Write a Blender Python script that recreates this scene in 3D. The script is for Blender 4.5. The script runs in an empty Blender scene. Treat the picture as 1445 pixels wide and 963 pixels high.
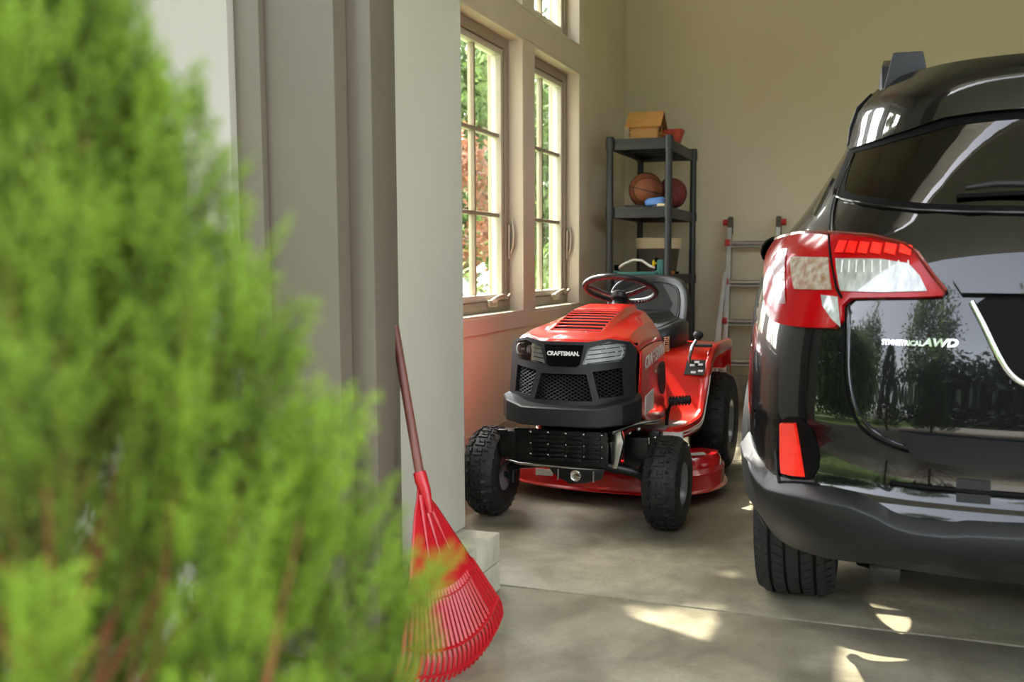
import bpy, bmesh, math, random
import numpy as np
from mathutils import Vector, Matrix
random.seed(7); rng = np.random.default_rng(11)
sc = bpy.context.scene
COL = sc.collection

# ---------------------------------------------------------------- camera
IMW, IMH = 1445.0, 963.0
FPX, PCX, PCY = 1402.28, 790.0, 510.0          # focal length and principal point of the photograph
cam_d = bpy.data.cameras.new('camera'); cam = bpy.data.objects.new('camera', cam_d); COL.objects.link(cam)
CAM_H = 1.10
rx = Vector((0.950046, 0.312109, 0.0))
fw = Vector((-0.310543, 0.945280, -0.100046))
up = rx.cross(fw)
cam.matrix_world = Matrix((
    (rx.x, up.x, -fw.x, 0.0), (rx.y, up.y, -fw.y, 0.0), (rx.z, up.z, -fw.z, CAM_H), (0, 0, 0, 1)))
cam_d.sensor_fit = 'HORIZONTAL'; cam_d.sensor_width = 36.0
cam_d.lens = FPX / IMW * 36.0
cam_d.shift_x = -(PCX - IMW / 2) / IMW
cam_d.shift_y = (PCY - IMH / 2) / IMW
cam_d.clip_start = 0.05; cam_d.clip_end = 300
cam_d.dof.use_dof = True; cam_d.dof.focus_distance = 3.7; cam_d.dof.aperture_fstop = 3.6
sc.camera = cam

# ---------------------------------------------------------------- sky, sun, exposure
SUN = Vector((0.76, -0.36, -1.0)).normalized()
wd = bpy.data.worlds.new('sky'); sc.world = wd; wd.use_nodes = True
nt = wd.node_tree; bg = nt.nodes['Background']
sky = nt.nodes.new('ShaderNodeTexSky'); sky.sky_type = 'NISHITA'
sky.sun_disc = False; sky.sun_elevation = math.radians(50); sky.sun_rotation = math.atan2(-SUN.x, -SUN.y)
sky.air_density = 1.0; sky.dust_density = 3.0; sky.ozone_density = 0.6
hs = nt.nodes.new('ShaderNodeHueSaturation'); hs.inputs['Saturation'].default_value = 0.35
nt.links.new(sky.outputs[0], hs.inputs['Color']); nt.links.new(hs.outputs[0], bg.inputs[0])
bg.inputs[1].default_value = 0.80
sd = bpy.data.lights.new('sun', 'SUN'); so = bpy.data.objects.new('sun', sd); COL.objects.link(so)
sd.energy = 7.0; sd.angle = math.radians(0.8); sd.color = (1.0, 0.93, 0.80)
so.rotation_euler = SUN.to_track_quat('-Z', 'Y').to_euler(); so.location = (-8, 10, 12)
vs = sc.view_settings
vs.view_transform = 'Standard'; vs.look = 'None'; vs.gamma = 1.0; vs.use_curve_mapping = False
vs.exposure = 1.5

# ---------------------------------------------------------------- materials
def lin(c):
    return tuple((x / 12.92 if x <= 0.04045 else ((x + 0.055) / 1.055) ** 2.4) for x in (v / 255.0 for v in c))
MATS = {}
def mat(name, rgb, rough=0.5, metal=0.0, coat=0.0, var=0.06, scale=6.0, bump=0.0, bscale=40.0, spec=0.5, rgb2=None, trans=0.0, sub=0.0, stretch=None, detail=4.0):
    m = bpy.data.materials.new(name); m.use_nodes = True
    n = m.node_tree; p = n.nodes['Principled BSDF']
    c = lin(rgb)
    tc = n.nodes.new('ShaderNodeTexCoord'); mp = n.nodes.new('ShaderNodeMapping')
    n.links.new(tc.outputs['Object'], mp.inputs[0])
    if stretch: mp.inputs['Scale'].default_value = stretch
    nz = n.nodes.new('ShaderNodeTexNoise'); nz.inputs['Scale'].default_value = scale; nz.inputs['Detail'].default_value = detail
    n.links.new(mp.outputs[0], nz.inputs['Vector'])
    cr = n.nodes.new('ShaderNodeValToRGB')
    lo = tuple(max(0, x * (1 - var)) for x in c); hi = lin(rgb2) if rgb2 else tuple(min(1, x * (1 + var)) for x in c)
    cr.color_ramp.elements[0].position = 0.3; cr.color_ramp.elements[1].position = 0.7
    cr.color_ramp.elements[0].color = (*lo, 1); cr.color_ramp.elements[1].color = (*hi, 1)
    n.links.new(nz.outputs['Fac'], cr.inputs[0]); n.links.new(cr.outputs[0], p.inputs['Base Color'])
    p.inputs['Roughness'].default_value = rough; p.inputs['Metallic'].default_value = metal
    p.inputs['Coat Weight'].default_value = coat; p.inputs['Coat Roughness'].default_value = 0.03
    p.inputs['Specular IOR Level'].default_value = spec
    p.inputs['Transmission Weight'].default_value = trans
    if bump:
        b2 = n.nodes.new('ShaderNodeTexNoise'); b2.inputs['Scale'].default_value = bscale; b2.inputs['Detail'].default_value = 5
        n.links.new(mp.outputs[0], b2.inputs['Vector'])
        bp = n.nodes.new('ShaderNodeBump'); bp.inputs['Strength'].default_value = bump; bp.inputs['Distance'].default_value = 0.01
        n.links.new(b2.outputs['Fac'], bp.inputs['Height']); n.links.new(bp.outputs[0], p.inputs['Normal'])
    MATS[name] = m
    return m
def leafmat(name, rgb, rgb2, tr=0.35, scale=9.0, attr=None):
    m = bpy.data.materials.new(name); m.use_nodes = True; n = m.node_tree
    p = n.nodes['Principled BSDF']; p.inputs['Roughness'].default_value = 0.55
    if attr:
        src = n.nodes.new('ShaderNodeAttribute'); src.attribute_name = attr; fac = src.outputs['Fac']
    else:
        src = n.nodes.new('ShaderNodeTexNoise'); src.inputs['Scale'].default_value = scale; fac = src.outputs['Fac']
    cr = n.nodes.new('ShaderNodeValToRGB'); cr.color_ramp.elements[0].color = (*lin(rgb), 1); cr.color_ramp.elements[1].color = (*lin(rgb2), 1)
    if not attr: cr.color_ramp.elements[0].position = .35; cr.color_ramp.elements[1].position = .65
    n.links.new(fac, cr.inputs[0]); n.links.new(cr.outputs[0], p.inputs['Base Color'])
    t = n.nodes.new('ShaderNodeBsdfTranslucent'); n.links.new(cr.outputs[0], t.inputs[0])
    mx = n.nodes.new('ShaderNodeMixShader'); mx.inputs[0].default_value = tr
    n.links.new(p.outputs[0], mx.inputs[1]); n.links.new(t.outputs[0], mx.inputs[2])
    n.links.new(mx.outputs[0], n.nodes['Material Output'].inputs[0])
    MATS[name] = m
def glassmat(name, tint, rough=0.0, refl=1.0):
    m = bpy.data.materials.new(name); m.use_nodes = True; n = m.node_tree
    n.nodes.remove(n.nodes['Principled BSDF'])
    t = n.nodes.new('ShaderNodeBsdfTransparent'); t.inputs[0].default_value = (*tint, 1)
    g = n.nodes.new('ShaderNodeBsdfGlossy'); g.inputs['Roughness'].default_value = rough; g.inputs[0].default_value = (refl, refl, refl, 1)
    f = n.nodes.new('ShaderNodeFresnel'); f.inputs[0].default_value = 1.5
    mx = n.nodes.new('ShaderNodeMixShader')
    n.links.new(f.outputs[0], mx.inputs[0]); n.links.new(t.outputs[0], mx.inputs[1]); n.links.new(g.outputs[0], mx.inputs[2])
    n.links.new(mx.outputs[0], n.nodes['Material Output'].inputs[0])
    MATS[name] = m

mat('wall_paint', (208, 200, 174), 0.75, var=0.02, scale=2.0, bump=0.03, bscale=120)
mat('trim_paint', (206, 198, 180), 0.4, var=0.02, scale=3)
mat('ceiling_paint', (225, 221, 210), 0.8, var=0.02)
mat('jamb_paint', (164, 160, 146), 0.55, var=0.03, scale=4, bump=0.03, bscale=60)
mat('taupe_trim', (90, 82, 70), 0.5, var=0.05, scale=5)
mat('outside_wall', (150, 145, 137), 0.65, var=0.03, scale=3)
mat('window_frame', (146, 136, 116), 0.45, var=0.03)
mat('sash_paint', (186, 180, 164), 0.4, var=0.03)
mat('hardware', (176, 166, 146), 0.35, metal=0.5, var=0.05)
glassmat('window_glass', (0.96, 0.98, 0.97))
mat('block_stone', (176, 170, 150), 0.85, var=0.2, scale=14, bump=0.5, bscale=45, stretch=(1, 1, 0.5))
mat('lawn', (70, 98, 40), 0.9, var=0.4, scale=5, rgb2=(110, 134, 62), bump=0.5, bscale=60)
mat('driveway', (150, 147, 138), 0.8, var=0.12, scale=3, bump=0.15, bscale=60)
# concrete floor with stains
def concrete():
    m = bpy.data.materials.new('concrete'); m.use_nodes = True; n = m.node_tree; p = n.nodes['Principled BSDF']
    tc = n.nodes.new('ShaderNodeTexCoord')
    def noise(s, d, dist=0.0, off=0):
        mp = n.nodes.new('ShaderNodeMapping'); mp.inputs['Location'].default_value = (off, off * .7, 0)
        n.links.new(tc.outputs['Object'], mp.inputs[0])
        z = n.nodes.new('ShaderNodeTexNoise'); z.inputs['Scale'].default_value = s; z.inputs['Detail'].default_value = d; z.inputs['Distortion'].default_value = dist
        z.inputs['Roughness'].default_value = .62
        n.links.new(mp.outputs[0], z.inputs['Vector']); return z
    a, b, c = noise(0.9, 6, .5), noise(4.2, 10, .6, 3), noise(70, 4, 0, 9)
    r1 = n.nodes.new('ShaderNodeValToRGB'); e = r1.color_ramp.elements
    e[0].position = .32; e[0].color = (*lin((90, 84, 68)), 1); e[1].position = .66; e[1].color = (*lin((172, 164, 140)), 1)
    n.links.new(a.outputs['Fac'], r1.inputs[0])
    r2 = n.nodes.new('ShaderNodeValToRGB'); e = r2.color_ramp.elements
    e[0].position = .3; e[0].color = (.42, .40, .36, 1); e[1].position = .58; e[1].color = (1, 1, 1, 1)
    n.links.new(b.outputs['Fac'], r2.inputs[0])
    mx = n.nodes.new('ShaderNodeMix'); mx.data_type = 'RGBA'; mx.blend_type = 'MULTIPLY'; mx.inputs[0].default_value = .8
    n.links.new(r1.outputs[0], mx.inputs[6]); n.links.new(r2.outputs[0], mx.inputs[7])
    mx2 = n.nodes.new('ShaderNodeMix'); mx2.data_type = 'RGBA'; mx2.blend_type = 'OVERLAY'; mx2.inputs[0].default_value = .25
    n.links.new(mx.outputs[2], mx2.inputs[6]); n.links.new(c.outputs['Fac'], mx2.inputs[7])
    n.links.new(mx2.outputs[2], p.inputs['Base Color'])
    rr = n.nodes.new('ShaderNodeMapRange'); rr.inputs[3].default_value = .34; rr.inputs[4].default_value = .6
    n.links.new(b.outputs['Fac'], rr.inputs[0]); n.links.new(rr.outputs[0], p.inputs['Roughness'])
    bp = n.nodes.new('ShaderNodeBump'); bp.inputs['Strength'].default_value = .12; bp.inputs['Distance'].default_value = .005
    n.links.new(c.outputs['Fac'], bp.inputs['Height']); n.links.new(bp.outputs[0], p.inputs['Normal'])
    MATS['concrete'] = m
concrete()
# tractor
mat('red_paint', (224, 30, 14), 0.3, coat=0.8, var=0.03, scale=3, spec=0.5)
mat('red_deck', (196, 22, 24), 0.25, coat=0.8, var=0.06)
mat('black_plastic', (30, 30, 31), 0.5, var=0.1, bump=0.05, bscale=220)
mat('black_metal', (20, 20, 21), 0.28, metal=0.2, var=0.15)
mat('engine_dark', (9, 9, 9), 0.9, var=0.2, spec=0.08)
mat('rubber', (27, 27, 27), 0.6, var=0.2, scale=20, bump=0.1, bscale=120)
mat('rim_grey', (150, 152, 160), 0.35, metal=0.4, var=0.06)
mat('steel', (190, 190, 188), 0.22, metal=1.0, var=0.08)
mat('chrome', (225, 226, 228), 0.08, metal=1.0, var=0.02)
mat('seat_vinyl', (38, 39, 41), 0.38, var=0.08, bump=0.06, bscale=150)
mat('grip_pad', (140, 136, 130), 0.8, var=0.25, scale=60, bump=0.4, bscale=160)
mat('white_print', (238, 236, 230), 0.4, var=0.02)
mat('label_paper', (222, 220, 214), 0.5, var=0.1, scale=60)
mat('headlight_chrome', (214, 215, 212), 0.25, metal=0.15, var=0.12, scale=30)
mat('amber_spring', (214, 138, 60), 0.35, var=0.25, scale=90, rgb2=(240, 220, 180))
glassmat('clear_lens', (0.97, 0.97, 0.97))
# car
mat('car_paint', (5, 5, 6), 0.3, coat=1.0, var=0.05, spec=0.08)
mat('car_plastic', (15, 16, 18), 0.45, spec=0.35, var=0.08, bump=0.05, bscale=260)
mat('car_gap', (3, 3, 3), 0.7, var=0.1, spec=0.1)
glassmat('car_glass', (0.12, 0.115, 0.10))
mat('tail_red', (140, 3, 7), 0.15, coat=0.15, spec=0.15, var=0.12, scale=12)
mat('tail_bright', (240, 30, 22), 0.15, coat=0.3, var=0.1, scale=40)
mat('tail_dark', (96, 8, 12), 0.2, coat=1.0, var=0.1)
mat('lens_white', (132, 134, 129), 0.2, metal=0.1, coat=1.0, var=0.35, scale=26, stretch=(3, 1, 1))
mat('lens_amber', (150, 106, 76), 0.2, metal=0.1, coat=1.0, var=0.3, scale=60, rgb2=(160, 152, 140))
mat('reflector_red', (236, 44, 30), 0.2, coat=1.0, var=0.06, scale=60)
mat('car_interior', (60, 56, 50), 0.8, var=0.1)
mat('tire_car', (30, 30, 31), 0.75, var=0.15, scale=30)
# rake and props
mat('rake_red', (158, 6, 20), 0.38, var=0.06, scale=8)
mat('rake_wood', (92, 48, 36), 0.5, var=0.25, scale=16, stretch=(1, 1, .1))
mat('shelf_plastic', (45, 48, 50), 0.45, var=0.08, bump=0.05, bscale=160)
mat('pine_wood', (196, 148, 84), 0.6, var=0.12, scale=14, rgb2=(176, 122, 62), stretch=(1, 1, 6))
mat('pine_dark', (140, 96, 54), 0.6, var=0.2, scale=14, rgb2=(150, 92, 40))
mat('terracotta', (190, 74, 46), 0.6, var=0.12, scale=12)
mat('ball_orange', (128, 72, 44), 0.6, var=0.1, scale=20, bump=0.35, bscale=260)
mat('ball_maroon', (116, 44, 44), 0.55, var=0.15, scale=12, bump=0.25, bscale=260)
mat('ball_line', (22, 18, 16), 0.6)
mat('blue_foam', (96, 142, 216), 0.7, var=0.08)
mat('cream', (220, 206, 168), 0.6, var=0.06)
mat('teal_plastic', (42, 110, 106), 0.4, var=0.08)
mat('white_plastic', (226, 226, 220), 0.35, var=0.03)
mat('yellow_plastic', (224, 206, 40), 0.4, var=0.05)
mat('brown_bin', (82, 74, 62), 0.6, var=0.12)
mat('orange_plastic', (214, 128, 40), 0.5, var=0.08)
mat('aluminium', (158, 158, 152), 0.35, metal=0.6, var=0.08, scale=20)
mat('ladder_red', (186, 40, 34), 0.45, var=0.1)
leafmat('cedar_leaf', (14, 36, 5), (150, 186, 44), .35, attr='tip')  # ramp carries new growth and painted shade between the plumes
leafmat('tree_leaf', (60, 84, 40), (136, 158, 92), .4, 3)
leafmat('evergreen_leaf', (22, 36, 18), (52, 72, 38), .2, 3)
leafmat('tree_leaf_olive', (84, 96, 44), (150, 150, 84), .45, 3)
leafmat('autumn_leaf', (112, 70, 50), (150, 104, 78), .3, 5)
leafmat('flower_white', (236, 238, 226), (250, 250, 244), .3, 20)
mat('bark', (104, 84, 64), 0.9, var=0.3, scale=12, bump=0.6, bscale=30, stretch=(1, 1, .2))
mat('twig', (120, 78, 40), 0.8, var=0.2)

# ---------------------------------------------------------------- geometry helpers
class G:
    def __init__(s): s.v = []; s.f = []
    def add(s, v, f):
        o = len(s.v); s.v += [tuple(p) for p in v]; s.f += [tuple(i + o for i in q) for q in f]; return s
    def addbm(s, bm):
        bm.verts.index_update()
        s.add([v.co[:] for v in bm.verts], [[v.index for v in f.verts] for f in bm.faces]); bm.free(); return s
    def box(s, x0, x1, y0, y1, z0, z1, bev=0.0, seg=2):
        bm = bmesh.new(); bmesh.ops.create_cube(bm, size=1)
        for v in bm.verts:
            v.co = Vector(((x0 + x1) / 2 + v.co.x * (x1 - x0), (y0 + y1) / 2 + v.co.y * (y1 - y0), (z0 + z1) / 2 + v.co.z * (z1 - z0)))
        if bev: bmesh.ops.bevel(bm, geom=bm.edges[:], offset=bev, segments=seg, affect='EDGES', profile=.6, clamp_overlap=True)
        return s.addbm(bm)
    def cyl(s, p0, p1, r0, r1=None, n=16, caps=True):
        return s.tube([p0, p1], [r0, r0 if r1 is None else r1], n, caps=caps)
    def tube(s, pts, r, n=8, closed=False, caps=True, flat=1.0, upv=None):
        P = [Vector(p) for p in pts]; m = len(P)
        R = r if isinstance(r, (list, tuple)) else [r] * m
        V = []; prev = None
        for i in range(m):
            if closed: t = (P[(i + 1) % m] - P[i - 1])
            else: t = P[min(i + 1, m - 1)] - P[max(i - 1, 0)]
            t.normalize()
            if prev is None:
                a = Vector(upv) if upv else (Vector((0, 0, 1)) if abs(t.z) < .9 else Vector((1, 0, 0)))
            else: a = prev
            b = (a - t * a.dot(t)).normalized(); prev = b; c = t.cross(b)
            for k in range(n):
                an = 2 * math.pi * k / n
                V.append(P[i] + b * (R[i] * math.cos(an)) * flat + c * (R[i] * math.sin(an)))
        F = []
        for i in range(m if closed else m - 1):
            for k in range(n):
                j = (i + 1) % m
                F.append((i * n + k, i * n + (k + 1) % n, j * n + (k + 1) % n, j * n + k))
        if not closed and caps: F.append(tuple(range(n))[::-1]); F.append(tuple((m - 1) * n + k for k in range(n)))
        return s.add(V, F)
    def lathe(s, prof, n=32, c=(0, 0, 0), ax='z', closed=False, caps=True):
        V = []; m = len(prof)
        for r, h in prof:
            for k in range(n):
                a = 2 * math.pi * k / n; ca, sa = r * math.cos(a), r * math.sin(a)
                V.append({'z': (c[0] + ca, c[1] + sa, c[2] + h), 'x': (c[0] + h, c[1] + ca, c[2] + sa), 'y': (c[0] + sa, c[1] + h, c[2] + ca)}[ax])
        F = []
        for i in range(m if closed else m - 1):
            j = (i + 1) % m
            for k in range(n): F.append((i * n + k, i * n + (k + 1) % n, j * n + (k + 1) % n, j * n + k))
        if caps and not closed:
            F.append(tuple(range(n))[::-1]); F.append(tuple((m - 1) * n + k for k in range(n)))
        return s.add(V, F)
    def prism(s, poly, f, w0, w1, bev=0.0):
        n = len(poly)
        bm = bmesh.new()
        a = [bm.verts.new(f(u, v, w0)) for u, v in poly]; b = [bm.verts.new(f(u, v, w1)) for u, v in poly]
        bm.faces.new(a[::-1]); bm.faces.new(b)
        for i in range(n): bm.faces.new((a[i], a[(i + 1) % n], b[(i + 1) % n], b[i]))
        bmesh.ops.recalc_face_normals(bm, faces=bm.faces[:])
        if bev: bmesh.ops.bevel(bm, geom=bm.edges[:], offset=bev, segments=2, affect='EDGES', profile=.6, clamp_overlap=True)
        return s.addbm(bm)
    def loft(s, rings, closed=True, caps=True):
        n = len(rings[0]); V = [p for r in rings for p in r]; F = []
        for i in range(len(rings) - 1):
            for k in range(n if closed else n - 1):
                F.append((i * n + k, i * n + (k + 1) % n, (i + 1) * n + (k + 1) % n, (i + 1) * n + k))
        if caps and closed: F.append(tuple(range(n))[::-1]); F.append(tuple((len(rings) - 1) * n + k for k in range(n)))
        return s.add(V, F)
    def grid(s, rows): return s.loft(rows, closed=False, caps=False)
    def sphere(s, c, r, n=16, sq=(1, 1, 1)):
        bm = bmesh.new(); bmesh.ops.create_uvsphere(bm, u_segments=n, v_segments=max(6, n // 2), radius=1)
        for v in bm.verts: v.co = Vector((c[0] + v.co.x * r * sq[0], c[1] + v.co.y * r * sq[1], c[2] + v.co.z * r * sq[2]))
        return s.addbm(bm)
    def xf(s, M): s.v = [tuple(M @ Vector(p)) for p in s.v]; return s
    def mirror(s):
        o = len(s.v); s.v += [(-x, y, z) for x, y, z in s.v]; s.f += [tuple(i + o for i in q[::-1]) for q in s.f]; return s

def mesh(name, g, recalc=True):
    me = bpy.data.meshes.new(name); me.from_pydata(g.v, [], g.f); me.update()
    if recalc:
        bm = bmesh.new(); bm.from_mesh(me); bmesh.ops.recalc_face_normals(bm, faces=bm.faces[:]); bm.to_mesh(me); bm.free()
    return me
def obj(name, g, m, parent=None, smooth=35, recalc=True):
    me = mesh(name, g, recalc) if isinstance(g, G) else g
    if smooth:
        me.polygons.foreach_set('use_smooth', [True] * len(me.polygons)); me.set_sharp_from_angle(angle=math.radians(smooth))
    me.materials.append(MATS[m] if isinstance(m, str) else m)
    o = bpy.data.objects.new(name, me); COL.objects.link(o)
    if parent: o.parent = parent
    return o
def inst(name, src, parent=None, loc=(0, 0, 0), rot=(0, 0, 0), scl=(1, 1, 1)):
    o = bpy.data.objects.new(name, src.data); COL.objects.link(o); o.parent = parent
    o.location = loc; o.rotation_euler = rot; o.scale = scl
    return o
def tag(o, label=None, cat=None, group=None, kind=None):
    if label: o['label'] = label
    if cat: o['category'] = cat
    if group: o['group'] = group
    if kind: o['kind'] = kind
    return o
def thing(name, label, cat, loc=(0, 0, 0), rz=0, group=None):
    o = bpy.data.objects.new(name, None); COL.objects.link(o); o.empty_display_size = .1
    o.location = loc; o.rotation_euler = (0, 0, rz)
    return tag(o, label, cat, group)
def struct(name, g, m, label=None, smooth=None):
    return tag(obj(name, g, m, None, smooth), label, kind='structure')
def sempty(name, loc=(0, 0, 0), label=None):
    o = bpy.data.objects.new(name, None); COL.objects.link(o); o.location = loc; return tag(o, label, kind='structure')
def pchip(xs, ys):
    xs = np.array(xs, float); ys = np.array(ys, float); h = np.diff(xs); d = np.diff(ys) / h
    m = np.zeros(len(xs)); m[0], m[-1] = d[0], d[-1]
    for i in range(1, len(xs) - 1):
        if d[i - 1] * d[i] > 0:
            w1, w2 = 2 * h[i] + h[i - 1], h[i] + 2 * h[i - 1]; m[i] = (w1 + w2) / (w1 / d[i - 1] + w2 / d[i])
    def f(x):
        x = min(max(x, xs[0]), xs[-1]); i = min(max(int(np.searchsorted(xs, x)) - 1, 0), len(h) - 1)
        t = (x - xs[i]) / h[i]
        return float((1 + 2 * t) * (1 - t) ** 2 * ys[i] + t * (1 - t) ** 2 * h[i] * m[i] + t * t * (3 - 2 * t) * ys[i + 1] + t * t * (t - 1) * h[i] * m[i + 1])
    return f
def smoothpoly(pts, it=2, closed=True):
    for _ in range(it):
        q = []; n = len(pts)
        for i in range(n if closed else n - 1):
            a, b = np.array(pts[i]), np.array(pts[(i + 1) % n])
            q += [tuple(a * .75 + b * .25), tuple(a * .25 + b * .75)]
        pts = q if closed else [pts[0]] + q + [pts[-1]]
    return pts
def patch(outer, f, t0, t1, maxl=.03, holes=(), g=None):
    """a plate with outline `outer` (and holes) in surface coordinates, mapped by f(u, v, offset)"""
    bm = bmesh.new(); loops = []
    for lp in [outer] + list(holes):
        pts = []
        for i in range(len(lp)):
            a, b = np.array(lp[i]), np.array(lp[(i + 1) % len(lp)])
            k = max(1, int(np.linalg.norm(b - a) / maxl))
            pts += [tuple(a + (b - a) * j / k) for j in range(k)]
        vs_ = [bm.verts.new((p[0], p[1], 0)) for p in pts]
        for i in range(len(vs_)): bm.edges.new((vs_[i], vs_[(i + 1) % len(vs_)]))
        loops.append(vs_)
    bmesh.ops.triangle_fill(bm, use_beauty=True, use_dissolve=False, edges=bm.edges[:])
    for _ in range(4):
        es = [e for e in bm.edges if e.calc_length() > maxl * 1.6 and not e.is_boundary]
        if not es: break
        bmesh.ops.subdivide_edges(bm, edges=es, cuts=1); bmesh.ops.triangulate(bm, faces=[q for q in bm.faces if len(q.verts) > 3])
    bmesh.ops.beautify_fill(bm, faces=bm.faces[:], edges=[e for e in bm.edges if not e.is_boundary])
    bm.verts.index_update()
    P = [(v.co.x, v.co.y) for v in bm.verts]; n = len(P)
    T = [tuple(v.index for v in q.verts) for q in bm.faces]
    B = [(e.verts[0].index, e.verts[1].index) for e in bm.edges if e.is_boundary]
    bm.free()
    V = [f(u, v, t1) for u, v in P] + [f(u, v, t0) for u, v in P]
    F = T + [tuple(i + n for i in q[::-1]) for q in T] + [(a, b, b + n, a + n) for a, b in B]
    g = g or G(); return g.add(V, F)
def textmesh(name, body, size, f, extrude=.001, bold=.0, shear=0.0, spacing=1.0, maxl=.01):
    cu = bpy.data.curves.new(name, 'FONT'); cu.body = body; cu.size = size; cu.align_x = 'CENTER'; cu.align_y = 'CENTER'
    cu.extrude = extrude; cu.offset = bold; cu.shear = shear; cu.space_character = spacing; cu.resolution_u = 3
    to = bpy.data.objects.new(name, cu); COL.objects.link(to)
    dg = bpy.context.evaluated_depsgraph_get(); me = bpy.data.meshes.new_from_object(to.evaluated_get(dg))
    bpy.data.objects.remove(to)
    for v in me.vertices: v.co = f(*v.co)
    return me

# ================================================================ THE SETTING
XW, YB, XR, ZC = -2.045, 7.90, 4.6, 3.7
# floor slabs, each with a small rounded arris so the joints read as grooves
fl = sempty('floor', label='stained grey concrete garage floor')
def slab(x0, x1, y0, y1, name='slab'):
    g = G(); g.box(x0, x1, y0, y1, -.14, 0, .006, 2); return obj(name, g, 'concrete', fl, 40)
J = .0065
def skew(y, x): return y - .026 * (x + 1.2)          # the joint at the door line runs a touch askew
g = G()
def slabskew(ylo, yhi, lo_s, hi_s):
    g = G(); x0, x1 = XW, XR
    P = [(x0, (skew(ylo, x0) if lo_s else ylo)), (x1, (skew(ylo, x1) if lo_s else ylo)), (x1, (skew(yhi, x1) if hi_s else yhi)), (x0, (skew(yhi, x0) if hi_s else yhi))]
    g.prism(P, lambda u, v, w: (u, v, w), -.14, 0, .005); return obj('slab', g, 'concrete', fl, 40)
slabskew(-1.2, 3.075 - J, False, True)
slabskew(3.075 + J, 5.46 - J, True, False)
slabskew(5.46 + J, YB + .2, False, False)
struct('driveway', G().box(-1.9, 9, -9, -1.21, -.14, -.005), 'driveway', 'pale concrete driveway in front of the garage')
struct('lawn', G().box(-60, 60, -60, 60, -.4, -.15), 'lawn', 'green lawn around the garage')

# left wall with window openings
WY = [(3.47, 4.40), (4.58, 5.51), (5.69, 6.62)]
WZ = (.80, 2.38); TZ = (2.546, 3.20)
def wall_cells(x0, x1, ybr, zbr, skip):
    g = G()
    for i in range(len(ybr) - 1):
        for j in range(len(zbr) - 1):
            if not skip(.5 * (ybr[i] + ybr[i + 1]), .5 * (zbr[j] + zbr[j + 1])): g.box(x0, x1, ybr[i], ybr[i + 1], zbr[j], zbr[j + 1])
    return g
yb = [3.05] + [v for p in WY for v in p] + [YB + .2]
def inwin(y, z): return any(a < y < b for a, b in WY) and (WZ[0] < z < WZ[1] or TZ[0] < z < TZ[1])
struct('wall_left', wall_cells(-2.25, XW, yb, [.2, WZ[0], WZ[1], TZ[0], TZ[1], ZC], inwin), 'wall_paint', 'cream painted left wall with tall windows')
struct('wall_back', G().box(XW, XR, YB, YB + .2, .2, ZC), 'wall_paint', 'cream painted back wall of the garage')
struct('wall_right', G().box(XR, XR + .2, 2.58, YB + .2, 0, ZC), 'wall_paint', 'cream painted right wall')
struct('ceiling', G().box(-2.25, XR + .2, 2.3, YB + .2, ZC, ZC + .15), 'ceiling_paint', 'off white garage ceiling')
struct('ceiling_added', G().box(-4.6, 6.5, .75, 2.299, 3.1, 3.25), 'ceiling_paint', 'unseen soffit added over the garage opening to darken the rear window reflection')  # out of view, added so the rear window mirrors something dark
# concrete stem along the back and left walls
struct('baseboard_back', G().box(XW, XR, YB - .03, YB + .2, 0, .2, .006), 'block_stone', 'raised concrete stem along the foot of the back wall')
struct('baseboard_left', G().box(-2.25, XW + .02, 3.05, YB - .031, 0, .2, .006), 'block_stone', 'raised concrete stem along the foot of the left wall')
# window casing boards, a touch proud of the wall
def board(y0, y1, z0, z1, name, t=.015, label=None):
    return struct(name, G().box(XW, XW + t, y0, y1, z0, z1, .003, 1), 'trim_paint', label, 40)
board(3.35, 6.72, .715, .80, 'trim_1', .018, 'painted apron board below the windows')
board(3.35, 6.72, 2.38, 2.546, 'trim_2', label='painted header board between windows and transoms')
board(4.40, 4.58, .801, 2.379, 'trim_3', label='painted mullion board beside the hidden window')
board(5.51, 5.69, .801, 2.379, 'trim_4', label='painted mullion board between the two tall windows')
board(6.62, 6.72, .801, 2.379, 'trim_5', label='painted casing board right of the far window')
board(4.40, 4.58, 2.547, 3.20, 'trim_6', label='painted mullion board at the near transoms')
board(5.51, 5.69, 2.547, 3.20, 'trim_7', label='painted mullion board at the far transoms')
board(6.62, 6.72, 2.547, 3.20, 'trim_8', label='painted casing board right of the far transom')

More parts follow.
